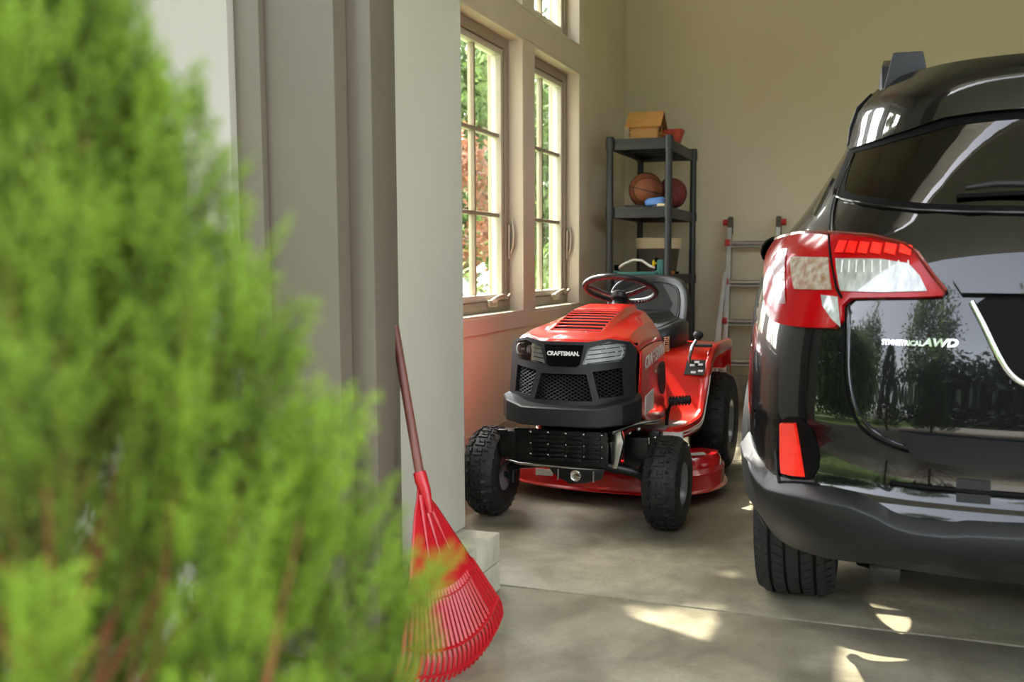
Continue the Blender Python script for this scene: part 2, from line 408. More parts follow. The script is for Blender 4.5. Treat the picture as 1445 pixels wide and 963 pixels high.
def bars(x0, x1, y0, y1, z0, z1, w, bev=.004):
    g = G(); g.box(x0, x1, y0, y0 + w, z0, z1, bev); g.box(x0, x1, y1 - w, y1, z0, z1, bev)
    g.box(x0, x1, y0 + w, y1 - w, z0, z0 + w, bev); g.box(x0, x1, y0 + w, y1 - w, z1 - w, z1, bev); return g
def window(n, y0, y1, z0, z1, rows, cols, casement, label):
    w = sempty('window_%d' % n, ((-2.15), (y0 + y1) / 2, z0), label)
    ox, oy, oz = -2.15, (y0 + y1) / 2, z0
    def put(name, g, m, sm=40):
        g.v = [(a - ox, b - oy, c - oz) for a, b, c in g.v]; return obj(name, g, m, w, sm)
    put('reveal', bars(-2.249, -2.031, y0, y1, z0, z1, .014, 0), 'trim_paint')
    y0 += .014; y1 -= .014; z0 += .014; z1 -= .014
    put('frame', bars(-2.225, -2.115, y0, y1, z0, z1, .058), 'window_frame')
    a, b, c, d = y0 + .062, y1 - .062, z0 + .062, z1 - .062
    put('sash', bars(-2.19, -2.128, a, b, c, d, .036), 'sash_paint' )
    a += .036; b -= .036; c += .036; d -= .036
    for k in range(1, rows):
        z = c + (d - c) * k / rows; put('muntin', G().box(-2.178, -2.14, a, b, z - .011, z + .011, .004), 'window_frame')
    for k in range(1, cols):
        y = a + (b - a) * k / cols
        for r in range(rows):
            put('muntin', G().box(-2.178, -2.14, y - .011, y + .011, c + (d - c) * r / rows + (.011 if r else 0), c + (d - c) * (r + 1) / rows - (.011 if r < rows - 1 else 0), .004), 'window_frame')
    for r in range(rows):
        for k in range(cols):
            ya, yb_ = a + (b - a) * k / cols + (.0111 if k else 0), a + (b - a) * (k + 1) / cols - (.0111 if k < cols - 1 else 0)
            za, zb_ = c + (d - c) * r / rows + (.0111 if r else 0), c + (d - c) * (r + 1) / rows - (.0111 if r < rows - 1 else 0)
            put('pane', G().add([(-2.16, ya, za), (-2.16, yb_, za), (-2.16, yb_, zb_), (-2.16, ya, zb_)], [(0, 1, 2, 3)]), 'window_glass', None)
    if casement:
        zc = z0 + .06; yc = y1 - .30
        g = G(); g.box(-2.115, -2.095, yc - .06, yc + .06, zc - .03, zc + .01, .008)
        g.tube([(-2.10, yc - .02, zc), (-2.075, yc - .01, zc + .02), (-2.06, yc + .04, zc + .035), (-2.055, yc + .11, zc + .02), (-2.055, yc + .15, zc + .035)], [.014, .013, .010, .009, .011], 8)
        put('crank_handle', g, 'hardware', 60)
        g = G(); yl = y1 - .02
        g.box(-2.115, -2.10, yl - .018, yl + .006, z0 + .30, z0 + .50, .006)
        g.tube([(-2.10, yl - .004, z0 + .33), (-2.085, yl - .004, z0 + .37), (-2.08, yl - .004, z0 + .45), (-2.092, yl - .004, z0 + .52)], [.009, .010, .009, .006], 8)
        put('lock_lever', g, 'hardware', 60)
window(1, *WY[1], *WZ, 3, 2, True, 'near tall casement window with six panes')
window(2, *WY[2], *WZ, 3, 2, True, 'far tall casement window with six panes beside the shelf')
window(3, *WY[0], *WZ, 3, 2, True, 'tall casement window hidden behind the white pier')
window(4, *WY[1], *TZ, 1, 2, False, 'small transom window above the near tall window')
window(5, *WY[2], *TZ, 1, 2, False, 'small transom window above the far tall window')
window(6, *WY[0], *TZ, 1, 2, False, 'small transom window hidden behind the white pier')

# front wall: pier with white jamb face, header, right pier
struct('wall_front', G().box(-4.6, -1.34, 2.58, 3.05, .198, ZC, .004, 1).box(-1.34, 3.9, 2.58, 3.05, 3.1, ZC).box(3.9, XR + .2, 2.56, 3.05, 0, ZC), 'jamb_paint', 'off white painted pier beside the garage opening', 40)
# outside casing, stepped towards the viewer
def cas(name, x0, x1, y0, y1, m, label): return struct(name, G().box(x0, x1, y0, y1, .03, ZC, .004), m, label, 40)
cas('trim_9', -1.335, -1.265, 2.31, 2.42, 'taupe_trim', 'narrow taupe door casing at the garage opening')
cas('trim_10', -1.537, -1.3351, 2.25, 2.579, 'taupe_trim', 'wide taupe door casing board at the garage opening')
cas('trim_11', -1.612, -1.5371, 2.227, 2.579, 'taupe_trim', 'taupe edge strip beside the wide casing board')
g = G()
struct('wall_outside', G().box(-4.6, -1.6121, 2.20, 2.579, -.1, ZC, .003), 'outside_wall', 'light grey outside wall behind the green shrub')
# footing of the pier: two courses of blocks with open joints
ft = sempty('baseboard_front', (-1.4, 2.8, 0), 'pale concrete block footing under the white pier')
for r, (z0, z1) in enumerate(((0.001, .098), (.101, .197))):
    ys = [2.58, 2.66, 3.03] if r == 0 else [2.58, 2.83, 3.03]
    for k in range(len(ys) - 1):
        g = G().box(-1.62, -1.206, ys[k] + .0015, ys[k + 1] - .0015, z0, z1, .006)
        g.v = [(a + 1.4, b - 2.8, c) for a, b, c in g.v]; obj('block', g, 'block_stone', ft, 40)

# ================================================================ THE RIDING MOWER
# local frame: x to the right, y backwards from the front axle, z up
TX, TY = -1.22, 3.95
T = thing('lawn_tractor', 'red and black riding lawn tractor parked facing the garage opening', 'lawn tractor', (TX, TY, 0))

# --- tyres with moulded lugs
def tyre_mesh(R, W, rim, lugs, lug_h=.008, rows=None):
    g = G(); h = W / 2
    prof = [(rim, -h * .78), (rim + .012, -h * .9), (rim + (R - rim) * .45, -h), (R - .045, -h * .97), (R - .018, -h * .82), (R - .006, -h * .5), (R - .003, 0)]
    prof = prof + [(r, -x) for r, x in prof[-2::-1]]
    g.lathe(prof, 56, ax='x', caps=False)
    pf = [(-h * .99, R - .06), (-h * .9, R - .030), (-h * .82, R - .018), (-h * .5, R - .006), (0, R - .003), (h * .5, R - .006), (h * .82, R - .018), (h * .9, R - .030), (h * .99, R - .06)]
    xs = [p[0] for p in pf]; rs = [p[1] for p in pf]
    def S(x, a, o):
        r = float(np.interp(x, xs, rs)) + o
        return (x, r * math.cos(a), r * math.sin(a))
    p = 2 * math.pi / lugs
    # interlocking stepped lugs, several across the tread
    shapes = [[(.00, .05), (.30, .05), (.30, .40), (.22, .40), (.22, .22), (.00, .22)],
              [(.05, .62), (.20, .62), (.20, .45), (.27, .45), (.27, .82), (.05, .82)],
              [(.36, .15), (.46, .15), (.46, .55), (.62, .55), (.62, .75), (.36, .75)],
              [(.66, .35), (.66, .08), (.98, .08), (.98, .26), (.74, .26), (.74, .35)],
              [(.70, .48), (.78, .48), (.78, .66), (.95, .66), (.95, .85), (.70, .85)],
              [(.50, .10), (.60, .10), (.60, .40), (.50, .40)]]
    for k in range(lugs):
        for sh in shapes:
            P = [((u - .5) * W * .98, (k + v) * p) for u, v in sh]
            n = len(P); V = [S(u, a, -.004) for u, a in P] + [S(u, a, lug_h) for u, a in P]
            F = [tuple(range(n, 2 * n))] + [(i, (i + 1) % n, (i + 1) % n + n, i + n) for i in range(n)]
            g.add(V, F)
    return g
def wheel(name, loc, src, R, W, rim, side, bolts=4):
    """side = +1 when the dished outside faces +x"""
    w = bpy.data.objects.new(name, None); COL.objects.link(w); w.parent = T; w.location = loc
    t = bpy.data.objects.new('tyre', src); COL.objects.link(t); t.parent = w
    h = W / 2
    g = G(); s = side
    g.lathe([(rim + .004, s * -h * .75), (rim - .004, s * -h * .7), (rim - .012, s * h * .2), (rim - .004, s * h * .7), (rim + .008, s * h * .82), (rim + .004, s * h * .86), (rim - .010, s * h * .74), (rim - .022, s * h * .25), (rim * .55, s * h * .15), (rim * .5, s * h * .3), (.03, s * h * .34)], 36, ax='x')
    r = obj('rim', g, 'rim_grey', w, 40)
    g = G().lathe([(.024, s * h * .3), (.024, s * h * .62), (.018, s * h * .68), (.0, s * h * .68)], 20, ax='x', caps=False)
    obj('hub_cap', g, 'black_plastic', w, 40)
    return w
FR, FW, RR, RW = .190, .158, .254, .205
me_f = mesh('tyre', tyre_mesh(FR, FW, .082, 26, .007), True); me_f.polygons.foreach_set('use_smooth', [True] * len(me_f.polygons)); me_f.set_sharp_from_angle(angle=.5); me_f.materials.append(MATS['rubber'])
me_r = mesh('tyre', tyre_mesh(RR, RW, .107, 28, .0085), True); me_r.polygons.foreach_set('use_smooth', [True] * len(me_r.polygons)); me_r.set_sharp_from_angle(angle=.5); me_r.materials.append(MATS['rubber'])
FX, RXX, RY = .388, .372, 1.25
wheel('front_wheel', (FX, 0, FR + .006), me_f, FR, FW, .082, 1)
wheel('front_wheel', (-FX, 0, FR + .006), me_f, FR, FW, .082, -1)
wheel('rear_wheel', (RXX, RY, RR + .008), me_r, RR, RW, .107, 1)
wheel('rear_wheel', (-RXX, RY, RR + .008), me_r, RR, RW, .107, -1)

# --- front fascia surface: (x, z, offset) -> point
def FS(x, z, o=0.0):
    a = min(abs(x) / .272, 1.0)
    return Vector((x, -.208 + .125 * a ** 2.6 + .10 * (z - .54) - o, z))
def sym(p): return [(-x, z) for x, z in p[::-1]]
hl = [(.078, .690), (.100, .756), (.175, .782), (.236, .768), (.232, .725), (.214, .702)]
gr_c = [(-.095, .652), (.095, .652), (.122, .545), (-.122, .545)]
gr_s = [(.118, .662), (.222, .676), (.232, .565), (.146, .556)]
out = [(-.10, .780), (.10, .780), (.175, .792), (.245, .778), (.268, .745), (.266, .66), (.270, .56), (.262, .520), (-.262, .520), (-.270, .56), (-.266, .66), (-.268, .745), (-.245, .778), (-.175, .792)]
obj('fascia', patch(out, FS, -.022, 0, .02, [hl, sym(hl), gr_c, gr_s, sym(gr_s)]), 'black_plastic', T, 30)
bk = patch([(-.262, .53), (.262, .53), (.262, .77), (-.262, .77)], FS, -.06, -.045, .03)
obj('fascia_backing', bk, 'engine_dark', T, 30)
# lattice of the three grilles: real crossing ribs clipped to the openings
def clip_seg(poly, p, d):
    ts = []
    n = len(poly)
    for i in range(n):
        a, b = np.array(poly[i]), np.array(poly[(i + 1) % n]); e = b - a
        den = d[0] * e[1] - d[1] * e[0]
        if abs(den) < 1e-9: continue
        w = a - p; t = (w[0] * e[1] - w[1] * e[0]) / den; u = (w[0] * d[1] - w[1] * d[0]) / den
        if 0 <= u < 1: ts.append(t)
    ts.sort(); return ts[:2] if len(ts) >= 2 else None
def lattice(poly):
    g = G()
    c = np.mean(np.array(poly), 0)
    for sgn in (1, -1):
        d = np.array([math.cos(sgn * .52), math.sin(sgn * .52)]); nrm = np.array([-d[1], d[0]])
        for k in range(-16, 17):
            p = c + nrm * k * .0125; ts = clip_seg(poly, p, d)
            if not ts or ts[1] - ts[0] < .006: continue
            m = max(2, int((ts[1] - ts[0]) / .03) + 1)
            pts = [FS(*(p + d * (ts[0] + (ts[1] - ts[0]) * i / (m - 1))), -.016) for i in range(m)]
            g.tube(pts, .0026, 4, upv=(0, 1, 0))
    return g
for pl in (gr_c, gr_s, sym(gr_s)): obj('grille', lattice(pl), 'black_plastic', T, 40)
# emblem plate with raised lettering
em = [(-.082, .768), (.082, .768), (.068, .690), (.055, .682), (-.055, .682), (-.068, .690)]
ep = obj('emblem_plate', patch(em, FS, -.002, .006, .02), 'engine_dark', T, 30)
obj('emblem_lettering', textmesh('emblem_lettering', 'CRAFTSMAN.', .0245, lambda x, y, z: FS(x * .93, .733 + y * .92, .0085 + z * .5), .0015, .0011, 0, 1.0), 'white_print', ep, None)
# headlights: chrome bowl behind a clear ribbed lens
def shrink(p, k):
    c = np.mean(np.array(p), 0); return [tuple(c + (np.array(q) - c) * k) for q in p]
for s in (1, -1):
    P = hl if s > 0 else sym(hl)
    h = obj('headlight', patch(shrink(P, .995), FS, -.024, -.015, .015), 'headlight_chrome', T, 30)
    c = np.mean(np.array(P), 0)
    g = G()
    for k, (dx, r) in enumerate(((.028, .026), (-.022, .020))):
        p = FS(c[0] + s * dx, c[1] + .004, -.013)
        g.tube([(p.x + r * math.cos(q), p.y - .002, p.z + r * math.sin(q)) for q in np.linspace(0, 6.283, 20, endpoint=False)], .0022, 5, closed=True)
        g.sphere((p.x, p.y - .004, p.z), r * .28, 10)
    obj('reflector_bowl', g, 'headlight_chrome', h, 40)
    g = G()
    for k in range(5):
        z = c[1] - .034 + k * .017
        ts = clip_seg(shrink(P, .94), np.array([c[0], z]), np.array([1.0, .12 * s]))
        if ts: g.tube([FS(c[0] + t, z + .12 * s * t, -.008) for t in np.linspace(ts[0], ts[1], 5)], .0016, 4)
    obj('lens_rib', g, 'steel', h, 40)
    obj('lens', patch(shrink(P, .995), FS, -.004, .001, .015), 'clear_lens', h, 30)
# bumper
bh = [(0, -.243), (.10, -.242), (.163, -.236), (.245, -.190), (.285, -.120), (.292, -.06)]
pl = [(-x, y) for x, y in bh[::-1]][:-1] + bh
rings = []
def ztop(x): return .521 + .030 * max(0, (abs(x) - .16) / .13)
def zbot(x): return .445 + .014 * max(0, (abs(x) - .16) / .13)
for x, y in pl:
    zt, zb = ztop(x), zbot(x); n = Vector((x * .35, -.25, 0)).normalized()
    a = Vector((x, y, 0)); bkk = a * 1.0 - n * .07
    rings.append([a - n * .004 + Vector((0, 0, zb)), a + Vector((0, 0, zb + .006)), a + Vector((0, 0, zt - .006)), a - n * .006 + Vector((0, 0, zt)), bkk + Vector((0, 0, zt + .014)), bkk + Vector((0, 0, zb))])
obj('bumper', G().loft(rings), 'black_plastic', T, 25)

# --- hood: front edge follows the fascia, rear edge at the dash
colx = [0, .5, 1.0, 1.35, 2.0, 3.0, 4.0, 5.0]      # stations across the half hood
_hz = pchip([0, .10, .17, .72, 1.0], [.786, .800, .815, .891, .902])
def hood_pt(i, t):
    # front / rear station coordinates (x, y, z)
    fr = [(0, -.172, .786), (.06, -.170, .786), (.108, -.163, .785), (.128, -.150, .784), (.178, -.118, .794), (.232, -.062, .784), (.262, -.03, .758), (.270, -.015, .735)]
    re = [(0, .56, .893), (.06, .56, .892), (.112, .555, .888), (.122, .553, .880), (.158, .545, .868), (.196, .535, .828), (.232, .525, .772), (.246, .52, .742)]
    a, b = fr[i], re[i]
    bul = [0, 0, 0, .010, .008, .016, .016, .012][i]
    e = t ** .9
    w = math.sin(math.pi * min(1, t ** .75)) 
    pk = min(1, t / .12); e2 = (.010 * pk if i <= 2 else (-.002 if i == 3 else 0))
    zz = (_hz(t) - .001 * i) if i <= 2 else a[2] + (b[2] - a[2]) * e + bul * w + e2
    return Vector((a[0] + (b[0] - a[0]) * t, a[1] + (b[1] - a[1]) * t, zz))
NT = 28
def hood_row(t):
    half = [hood_pt(i, t) for i in range(8)]
    return [Vector((-p.x, p.y, p.z)) for p in half[::-1][:-1]] + half
g = G(); rows = [hood_row(j / NT) for j in range(NT + 1)]
# slotted opening in the plateau: leave real slots open between the slats
n = len(rows[0]); V = [p for r in rows for p in r]; F = []
mid = n // 2
SL = (5, 19)
for j in range(NT):
    for k in range(n - 1):
        if SL[0] <= j < SL[1] and mid - 2 <= k < mid + 2: continue
        F.append((j * n + k, j * n + k + 1, (j + 1) * n + k + 1, (j + 1) * n + k))
g.add(V, F)
# turned-down front lip
fr_ = [p + Vector((0, -.002, 0)) for p in rows[0]]; g.grid([rows[0], [p + Vector((0, -.004, -.006)) for p in rows[0]], [p + Vector((0, .004, -.020)) for p in rows[0]]])
hood = obj('hood', g, 'red_paint', T, 22)
md = hood.modifiers.new('thick', 'SOLIDIFY'); md.thickness = .004; md.offset = -1
g = G()
for k in range(8):
    t = (SL[0] + (SL[1] - SL[0]) * (k + .5) / 8) / NT; dt = .0075
    q = []
    for tt, dz in ((t - dt, -.0035), (t - dt * .4, -.0015), (t + dt * .35, -.001), (t + dt * .35, -.003), (t - dt, -.005)):
        q.append([Vector((x, p.y, p.z + dz)) for x, p in [(hood_pt(2, tt).x * u, hood_pt(min(2, int(abs(u) * 2)), tt)) for u in np.linspace(-.97, .97, 9)]])
    s_ = G().loft([[r[i] for r in q] for i in range(9)]); obj('hood_slat', s_, 'red_paint', hood, 40)
g = G().grid([[Vector((x, hood_pt(0, j / NT).y, hood_pt(0, j / NT).z - .022)) for x in (-.12, 0, .12)] for j in range(SL[0] - 1, SL[1] + 2)])
obj('hood_screen', g, 'engine_dark', hood, None)
# side panels
for s in (1, -1):
    rows2 = []
    for j in range(0, 13):
        t = j / 12; top = hood_pt(7, t) if t <= 1 else None
        y = top.y
        zb = float(np.interp(y, [-.02, .06, .2, .35, .56], [.50, .45, .415, .40, .385]))
        xm = .272 - .02 * t
        rr = []
        for k in range(7):
            u = k / 6; z = top.z - .004 + (zb - top.z) * u
            x = top.x + (xm + (.020 * t - .010) * u - top.x) * min(1, u * 3) + .004
            rr.append((s * x, y + .03 * u * (1 if t > .9 else 0), z))
        rows2.append(rr)
    sp = obj('side_panel', G().grid(rows2), 'red_paint', T, 30)
    m2 = sp.modifiers.new('thick', 'SOLIDIFY'); m2.thickness = .004
    def SP(y, z, o, s=s):
        t = min(1, max(0, (y + .015) / .535)); x = .272 - .02 * t
        u = min(1, max(0, (.742 - z) / .33)); return Vector((s * (x + (.020 * t - .010) * u + .004 + o), y, z))
    vent = smoothpoly([(.34, .635), (.50, .655), (.52, .585), (.50, .50), (.42, .50), (.36, .56)], 2)
    obj('side_vent', patch(vent, SP, -.001, .004, .03), 'black_plastic', sp, 30)
    obj('side_lettering', textmesh('side_lettering', 'CRAFTSMAN', .088, lambda x, y, z: SP((.27 + x * .85 * s), .69 + y * .85 + .06 * (x * s) , .0055 + z), .0008, .002, .15), 'white_print', sp, None)
    obj('warning_label', patch([(.10, .535), (.26, .55), (.26, .465), (.10, .455)], SP, .0, .003, .03), 'label_paper', sp, 30)

# --- dash and steering
g = G().loft([[(x, y, z) for x, y in ((-.20, .545), (-.11, .50), (.11, .50), (.20, .545), (.17, .66), (0, .69), (-.17, .66))] for z in (.36, .60, .78)] + [[(x * .9, y, z) for x, y, z in ((-.18, .55, .845), (-.11, .52, .868), (.11, .52, .868), (.18, .55, .845), (.15, .655, .82), (0, .68, .815), (-.15, .655, .82))]])
obj('dash', g, 'black_plastic', T, 40)
g = G().lathe([(.052, 0), (.048, .02), (.043, .035), (.041, .09), (.036, .10)], 24, c=(0, 0, 0), ax='z')
Rt = Matrix.Translation((0, .665, .815)) @ Matrix.Rotation(math.radians(-22), 4, 'X')
obj('steering_column', g.xf(Rt), 'black_plastic', T, 40)
sw = bpy.data.objects.new('steering_wheel', None); COL.objects.link(sw); sw.parent = T
sw.location = (0, .70, .966); sw.rotation_euler = (math.radians(-22), 0, 0)
N_ = 96
pts = [(.172 * math.cos(2 * math.pi * k / N_), .172 * math.sin(2 * math.pi * k / N_), 0) for k in range(N_)]
g = G().tube(pts, .0135, 12, closed=True)
for k in range(52):      # finger grips moulded under the rim
    a = 2 * math.pi * k / 52
    g.sphere((.166 * math.cos(a), .166 * math.sin(a), -.0085), .0075, 8)
obj('rim', g, 'seat_vinyl', sw, 60)
g = G()
for a in (math.radians(195), math.radians(-15), math.radians(90)):
    ca, sa = math.cos(a), math.sin(a)
    g.tube([(ca * .168, sa * .168, 0), (ca * .13, sa * .13, -.006), (ca * .08, sa * .08, -.024), (ca * .03, sa * .03, -.034)], [.012, .015, .018, .02], 10, flat=.5)
obj('spoke', g, 'seat_vinyl', sw, 60)
obj('hub', G().lathe([(.040, -.05), (.046, -.036), (.044, -.022), (.03, -.014)], 24, ax='z'), 'seat_vinyl', sw, 40)

# --- seat
st = bpy.data.objects.new('seat', None); COL.objects.link(st); st.parent = T; st.location = (0, 1.20, .695)
def superring(hx, hz, n, e):
    return [(math.copysign(abs(math.cos(a)) ** (2 / e), math.cos(a)) * hx, math.copysign(abs(math.sin(a)) ** (2 / e), math.sin(a)) * hz) for a in [2 * math.pi * k / n for k in range(n)]]
# backrest, a padded shell leaning back
def BR(u, v, o):  # u across, v up
    y = .14 + .30 * (v - .02) + .10 * (u / .22) ** 2 * -1 - o
    return Vector((u, y, v))
bo = smoothpoly([(-.17, -.02), (.17, -.02), (.225, .08), (.225, .22), (.185, .305), (.07, .330), (-.07, .330), (-.185, .305), (-.225, .22), (-.225, .08)], 3)
g = G(); rings = []
for k, o in ((.88, -.04), (.97, -.036), (1.0, -.02), (1.0, .005), (.975, .022), (.92, .032), (.82, .032), (.74, .028), (.3, .028)):
    rings.append([BR(u * k, .16 + (v - .16) * k, o) for u, v in bo])
g.loft(rings); bs = obj('backrest', g, 'seat_vinyl', st, 50)
ins = [(u * .73, .20 + (v - .20) * .70) for u, v in bo]
obj('backrest_pad', G().loft([[BR(u * k, .20 + (v - .20) * k, o) for u, v in ins] for k, o in ((1.0, .024), (.98, .032), (.9, .037), (.5, .038))]), 'seat_vinyl', bs, 50)
obj('piping', G().tube([BR(u * .765, .20 + (v - .20) * .735, .031) for u, v in bo], .0045, 6, closed=True), 'seat_vinyl', bs, 60)
# cushion
cu = smoothpoly([(-.19, -.24), (.19, -.24), (.24, -.10), (.225, .12), (.17, .19), (-.17, .19), (-.225, .12), (-.24, -.10)], 3)
def CU(u, v, k, z): 
    rise = .05 * (abs(u) / .235) ** 2.5 + (.10 * max(0, (v - .05) / .14) ** 2 if v > .05 else 0)
    return Vector((u * k, v * k, z + rise * (1 if z > 0 else .3)))
g = G().loft([[CU(u, v, k, z) for u, v in cu] for k, z in ((.80, -.06), (.95, -.045), (1.0, -.015), (1.0, .02), (.96, .045), (.88, .055), (.7, .045), (.4, .034), (.1, .03))])
cs_ = obj('cushion', g, 'seat_vinyl', st, 50)
obj('piping', G().tube([CU(u, v, .80, .053) for u, v in cu], .004, 6, closed=True), 'seat_vinyl', cs_, 60)
g = G().box(-.10, .10, -.10, .12, -.10, -.055, .01); obj('seat_bracket', g, 'black_metal', st, 40)
# amber coil spring under the seat front, right of the tunnel
pts = [(.012 * math.cos(a), .012 * math.sin(a), .0009 * i) for i, a in enumerate(np.linspace(0, 2 * math.pi * 8, 90))]
g = G().tube(pts, .0032, 5); g.xf(Matrix.Translation((.17, .98, .64))); obj('seat_spring', g, 'amber_spring', T, 60)
g = G().tube([(.10, .97, .62), (.12, .94, .69), (.115, .92, .715)], [.008, .007, .012], 8); obj('seat_latch', g, 'steel', T, 60)

# --- rear body: fenders, footboards, tunnel
prof = [(.43, .330), (.70, .332), (.765, .345), (.80, .375), (.85, .46), (.905, .565), (.945, .620), (1.00, .655), (1.07, .668), (1.50, .665), (1.57, .64), (1.62, .57), (1.635, .50)]
prof = smoothpoly(prof, 2, closed=False)
def xo(y): return float(np.interp(y, [.43, .50, .75, .95, 1.1, 1.5, 1.62], [.30, .345, .372, .392, .405, .405, .38]))
def xin(y): return .135
g = G(); rows3 = []
for y, z in prof:
    a, b = xin(y), xo(y); d = min(.03, (z - .2) * .1)
    r = [(a - .004, y, z + .03), (a, y, z + .012), (a + .015, y, z), (a + .06, y, z)]
    r += [(a + .06 + (b - a - .09) * k / 4, y, z) for k in range(1, 5)]
    r += [(b - .014, y, z + .004), (b - .006, y, z + .018), (b + .004, y, z + .022), (b + .014, y, z + .016), (b + .018, y, z + .0), (b + .018, y, z - .035)]
    rows3.append(r)
g.grid(rows3)
# front edge of the footboard turned down
g.grid([rows3[0], [(x, y - .012, z - .008) for x, y, z in rows3[0]], [(x, y - .012, z - .03) for x, y, z in rows3[0]]])
fen = obj('fender', g.mirror(), 'red_paint', T, 35, recalc=False)
m3 = fen.modifiers.new('thick', 'SOLIDIFY'); m3.thickness = .004; m3.offset = 0
# centre tunnel and seat deck between the fenders
pt = smoothpoly([(.58, .36), (.60, .50), (.68, .555), (.85, .575), (.92, .60), (.96, .65), (1.05, .668), (1.60, .662), (1.64, .50)], 2, closed=False)
g = G().grid([[(-.139, y, min(z, z) - .30), (-.139, y, z - .02), (-.13, y, z - .006), (-.115, y, z), (0, y, z + .004), (.115, y, z), (.13, y, z - .006), (.139, y, z - .02), (.139, y, z - .30)] for y, z in pt])
obj('tunnel', g, 'red_paint', T, 35)
for s in (1, -1):
    q = [(.155, .455), (.325, .47), (.34, .52), (.34, .66), (.33, .70), (.155, .70)]
    g = G(); g.prism([(s * a, b) for a, b in q], lambda u, v, w: (u, v, w), .331, .341, .001)
    obj('grip_pad', g, 'grip_pad', T, 40)
# white pinstripes along the right rim
for k, (dz, dx) in enumerate(((-.006, .0195), (-.022, .0195))):
    for s in (1, -1):
        g = G(); g.tube([(s * (xo(y) + dx), y, z + dz) for y, z in prof if y < .90], .0032, 4); obj('pinstripe', g, 'white_print', fen, 60)
# gear lever with quadrant plate on the fender
lv = bpy.data.objects.new('height_lever', None); COL.objects.link(lv); lv.parent = T; lv.location = (.30, .965, .63)
g = G().tube([(0, -.035, -.055), (.0, -.05, .0), (.012, -.045, .05), (.03, -.02, .085)], [.009, .009, .009, .008], 10); obj('lever', g, 'steel', lv, 60)
g = G().sphere((.035, -.015, .105), .024, 14, (1.1, .9, .9)); g.cyl((.03, -.02, .08), (.034, -.016, .095), .014, .02, 12); obj('knob', g, 'black_plastic', lv, 60)
obj('lever_slot', G().box(.0, .10, -.02, .03, .045, .058, .004), 'black_plastic', lv, 40)
def QP(u, v, o):
    d = Vector((0, -.76, .65)) # plate lies against the sloping fender front
    a = Vector((.335 + u, .905 + v * .62, .572 + v * .72)); return a + Vector((0, -.75, .65)) * (o + .004)
qp = obj('quadrant_plate', patch([(-.055, -.045), (.045, -.045), (.05, .05), (-.05, .05)], QP, 0, .003, .03), 'black_plastic', T, 30)
for k, (a, b) in enumerate(((.02, .02), (-.02, .015), (.025, -.02), (-.01, -.03), (.0, .035))):
    obj('quadrant_mark', patch([(a - .012, b - .006), (a + .012, b - .006), (a + .012, b + .007), (a - .012, b + .007)], QP, .003, .0042, .03), 'white_print', qp, None)
# brake pedal: bent rod and ribbed rubber pad
pd = bpy.data.objects.new('brake_pedal', None); COL.objects.link(pd); pd.parent = T; pd.location = (.2, .49, .33)
g = G().tube([(.066, .06, -.05), (.066, .06, .03), (.074, .06, .085), (.088, .06, .116), (.11, .06, .124)], .0085, 10); obj('rod', g, 'black_metal', pd, 60)
g = G().cyl((.075, .06, .123), (.175, .06, .133), .0165, n=16)
for k in range(7):
    x = .082 + k * .0145; z = .124 + k * .0014
    for dz, dy in ((.018, 0), (-.018, 0), (.0, -.018)): g.box(x - .004, x + .004, .06 + dy - .007, .06 + dy + .007, z + dz - .005, z + dz + .005, .001, 1)
obj('pad', g, 'rubber', pd, 40)

# --- chassis, front frame plate, axle, engine bay pieces
g = G().box(-.155, -.130, -.12, 1.5, .27, .36, .004).box(.130, .155, -.12, 1.5, .27, .36, .004); obj('frame_rail', g, 'black_metal', T, 40)
fp = obj('front_frame_plate', G().box(-.235, .165, -.135, -.118, .270, .412, .005), 'black_metal', T, 40)
for r in range(6):
    for c in range(4):
        x0 = -.15 + c * .075
        g = G().box(x0, x0 + .066, -.150, -.130, .288 + r * .0185, .299 + r * .0185, .0035)
        obj('louvre', g, 'black_metal', fp, 40)
for c in range(5):
    x = -.155 + c * .076
    g = G().cyl((x, -.152, .404), (x, -.132, .404), .007, .008, 10); g.sphere((x, -.152, .404), .007, 8); obj('bolt', g, 'steel', fp, 40)
    for r in range(2):
        z = .355 - r * .045
        g = G().sphere((x, -.150, z), .0045, 8, (1, .7, 1)); obj('bolt', g, 'steel', fp, 40)
g = G().box(-.295, -.225, -.145, -.06, .285, .40, .008).box(-.30, -.26, -.155, -.13, .385, .405, .004); obj('side_bracket', g, 'black_metal', T, 40)
g = G().tube([(-FX + .08, 0, .21), (-.25, -.02, .235), (-.1, -.05, .265), (.1, -.05, .265), (.25, -.02, .235), (FX - .08, 0, .21)], [.018, .02, .026, .026, .02, .018], 10); obj('front_axle', g, 'black_metal', T, 50)
for s in (1, -1):
    g = G().cyl((s * (FX - .095), 0, .15), (s * (FX - .095), 0, .27), .017, n=14).tube([(s * (FX - .095), 0, .17), (s * (FX - .02), 0, .196)], .014, 10)
    g.tube([(s * (FX - .11), -.02, .255), (s * (FX - .075), -.06, .235), (s * (FX - .06), -.08, .20), (s * (FX - .045), -.06, .185), (s * (FX - .03), -.01, .192)], .007, 8); obj('spindle', g, 'black_metal', T, 50)
g = G().tube([(-.275, -.13, .276), (-.2, -.155, .268), (.02, -.158, .262), (.16, -.15, .258)], .0065, 8); obj('tie_rod', g, 'steel', T, 60)
hb = G().prism([(-.075, .262), (.165, .262), (.150, .225), (.085, .205), (.02, .198), (-.035, .225), (-.055, .24)], lambda u, v, w: (u, w, v), -.165, -.150, .003); hbo = obj('hitch_bracket', hb, 'black_metal', T, 40)
g = G().lathe([(.023, 0), (.023, -.006), (.019, -.009), (.015, -.007), (.0, -.008)], 24, c=(.045, -.165, .235), ax='y', caps=False); obj('hitch_disc', g, 'chrome', hbo, 40)
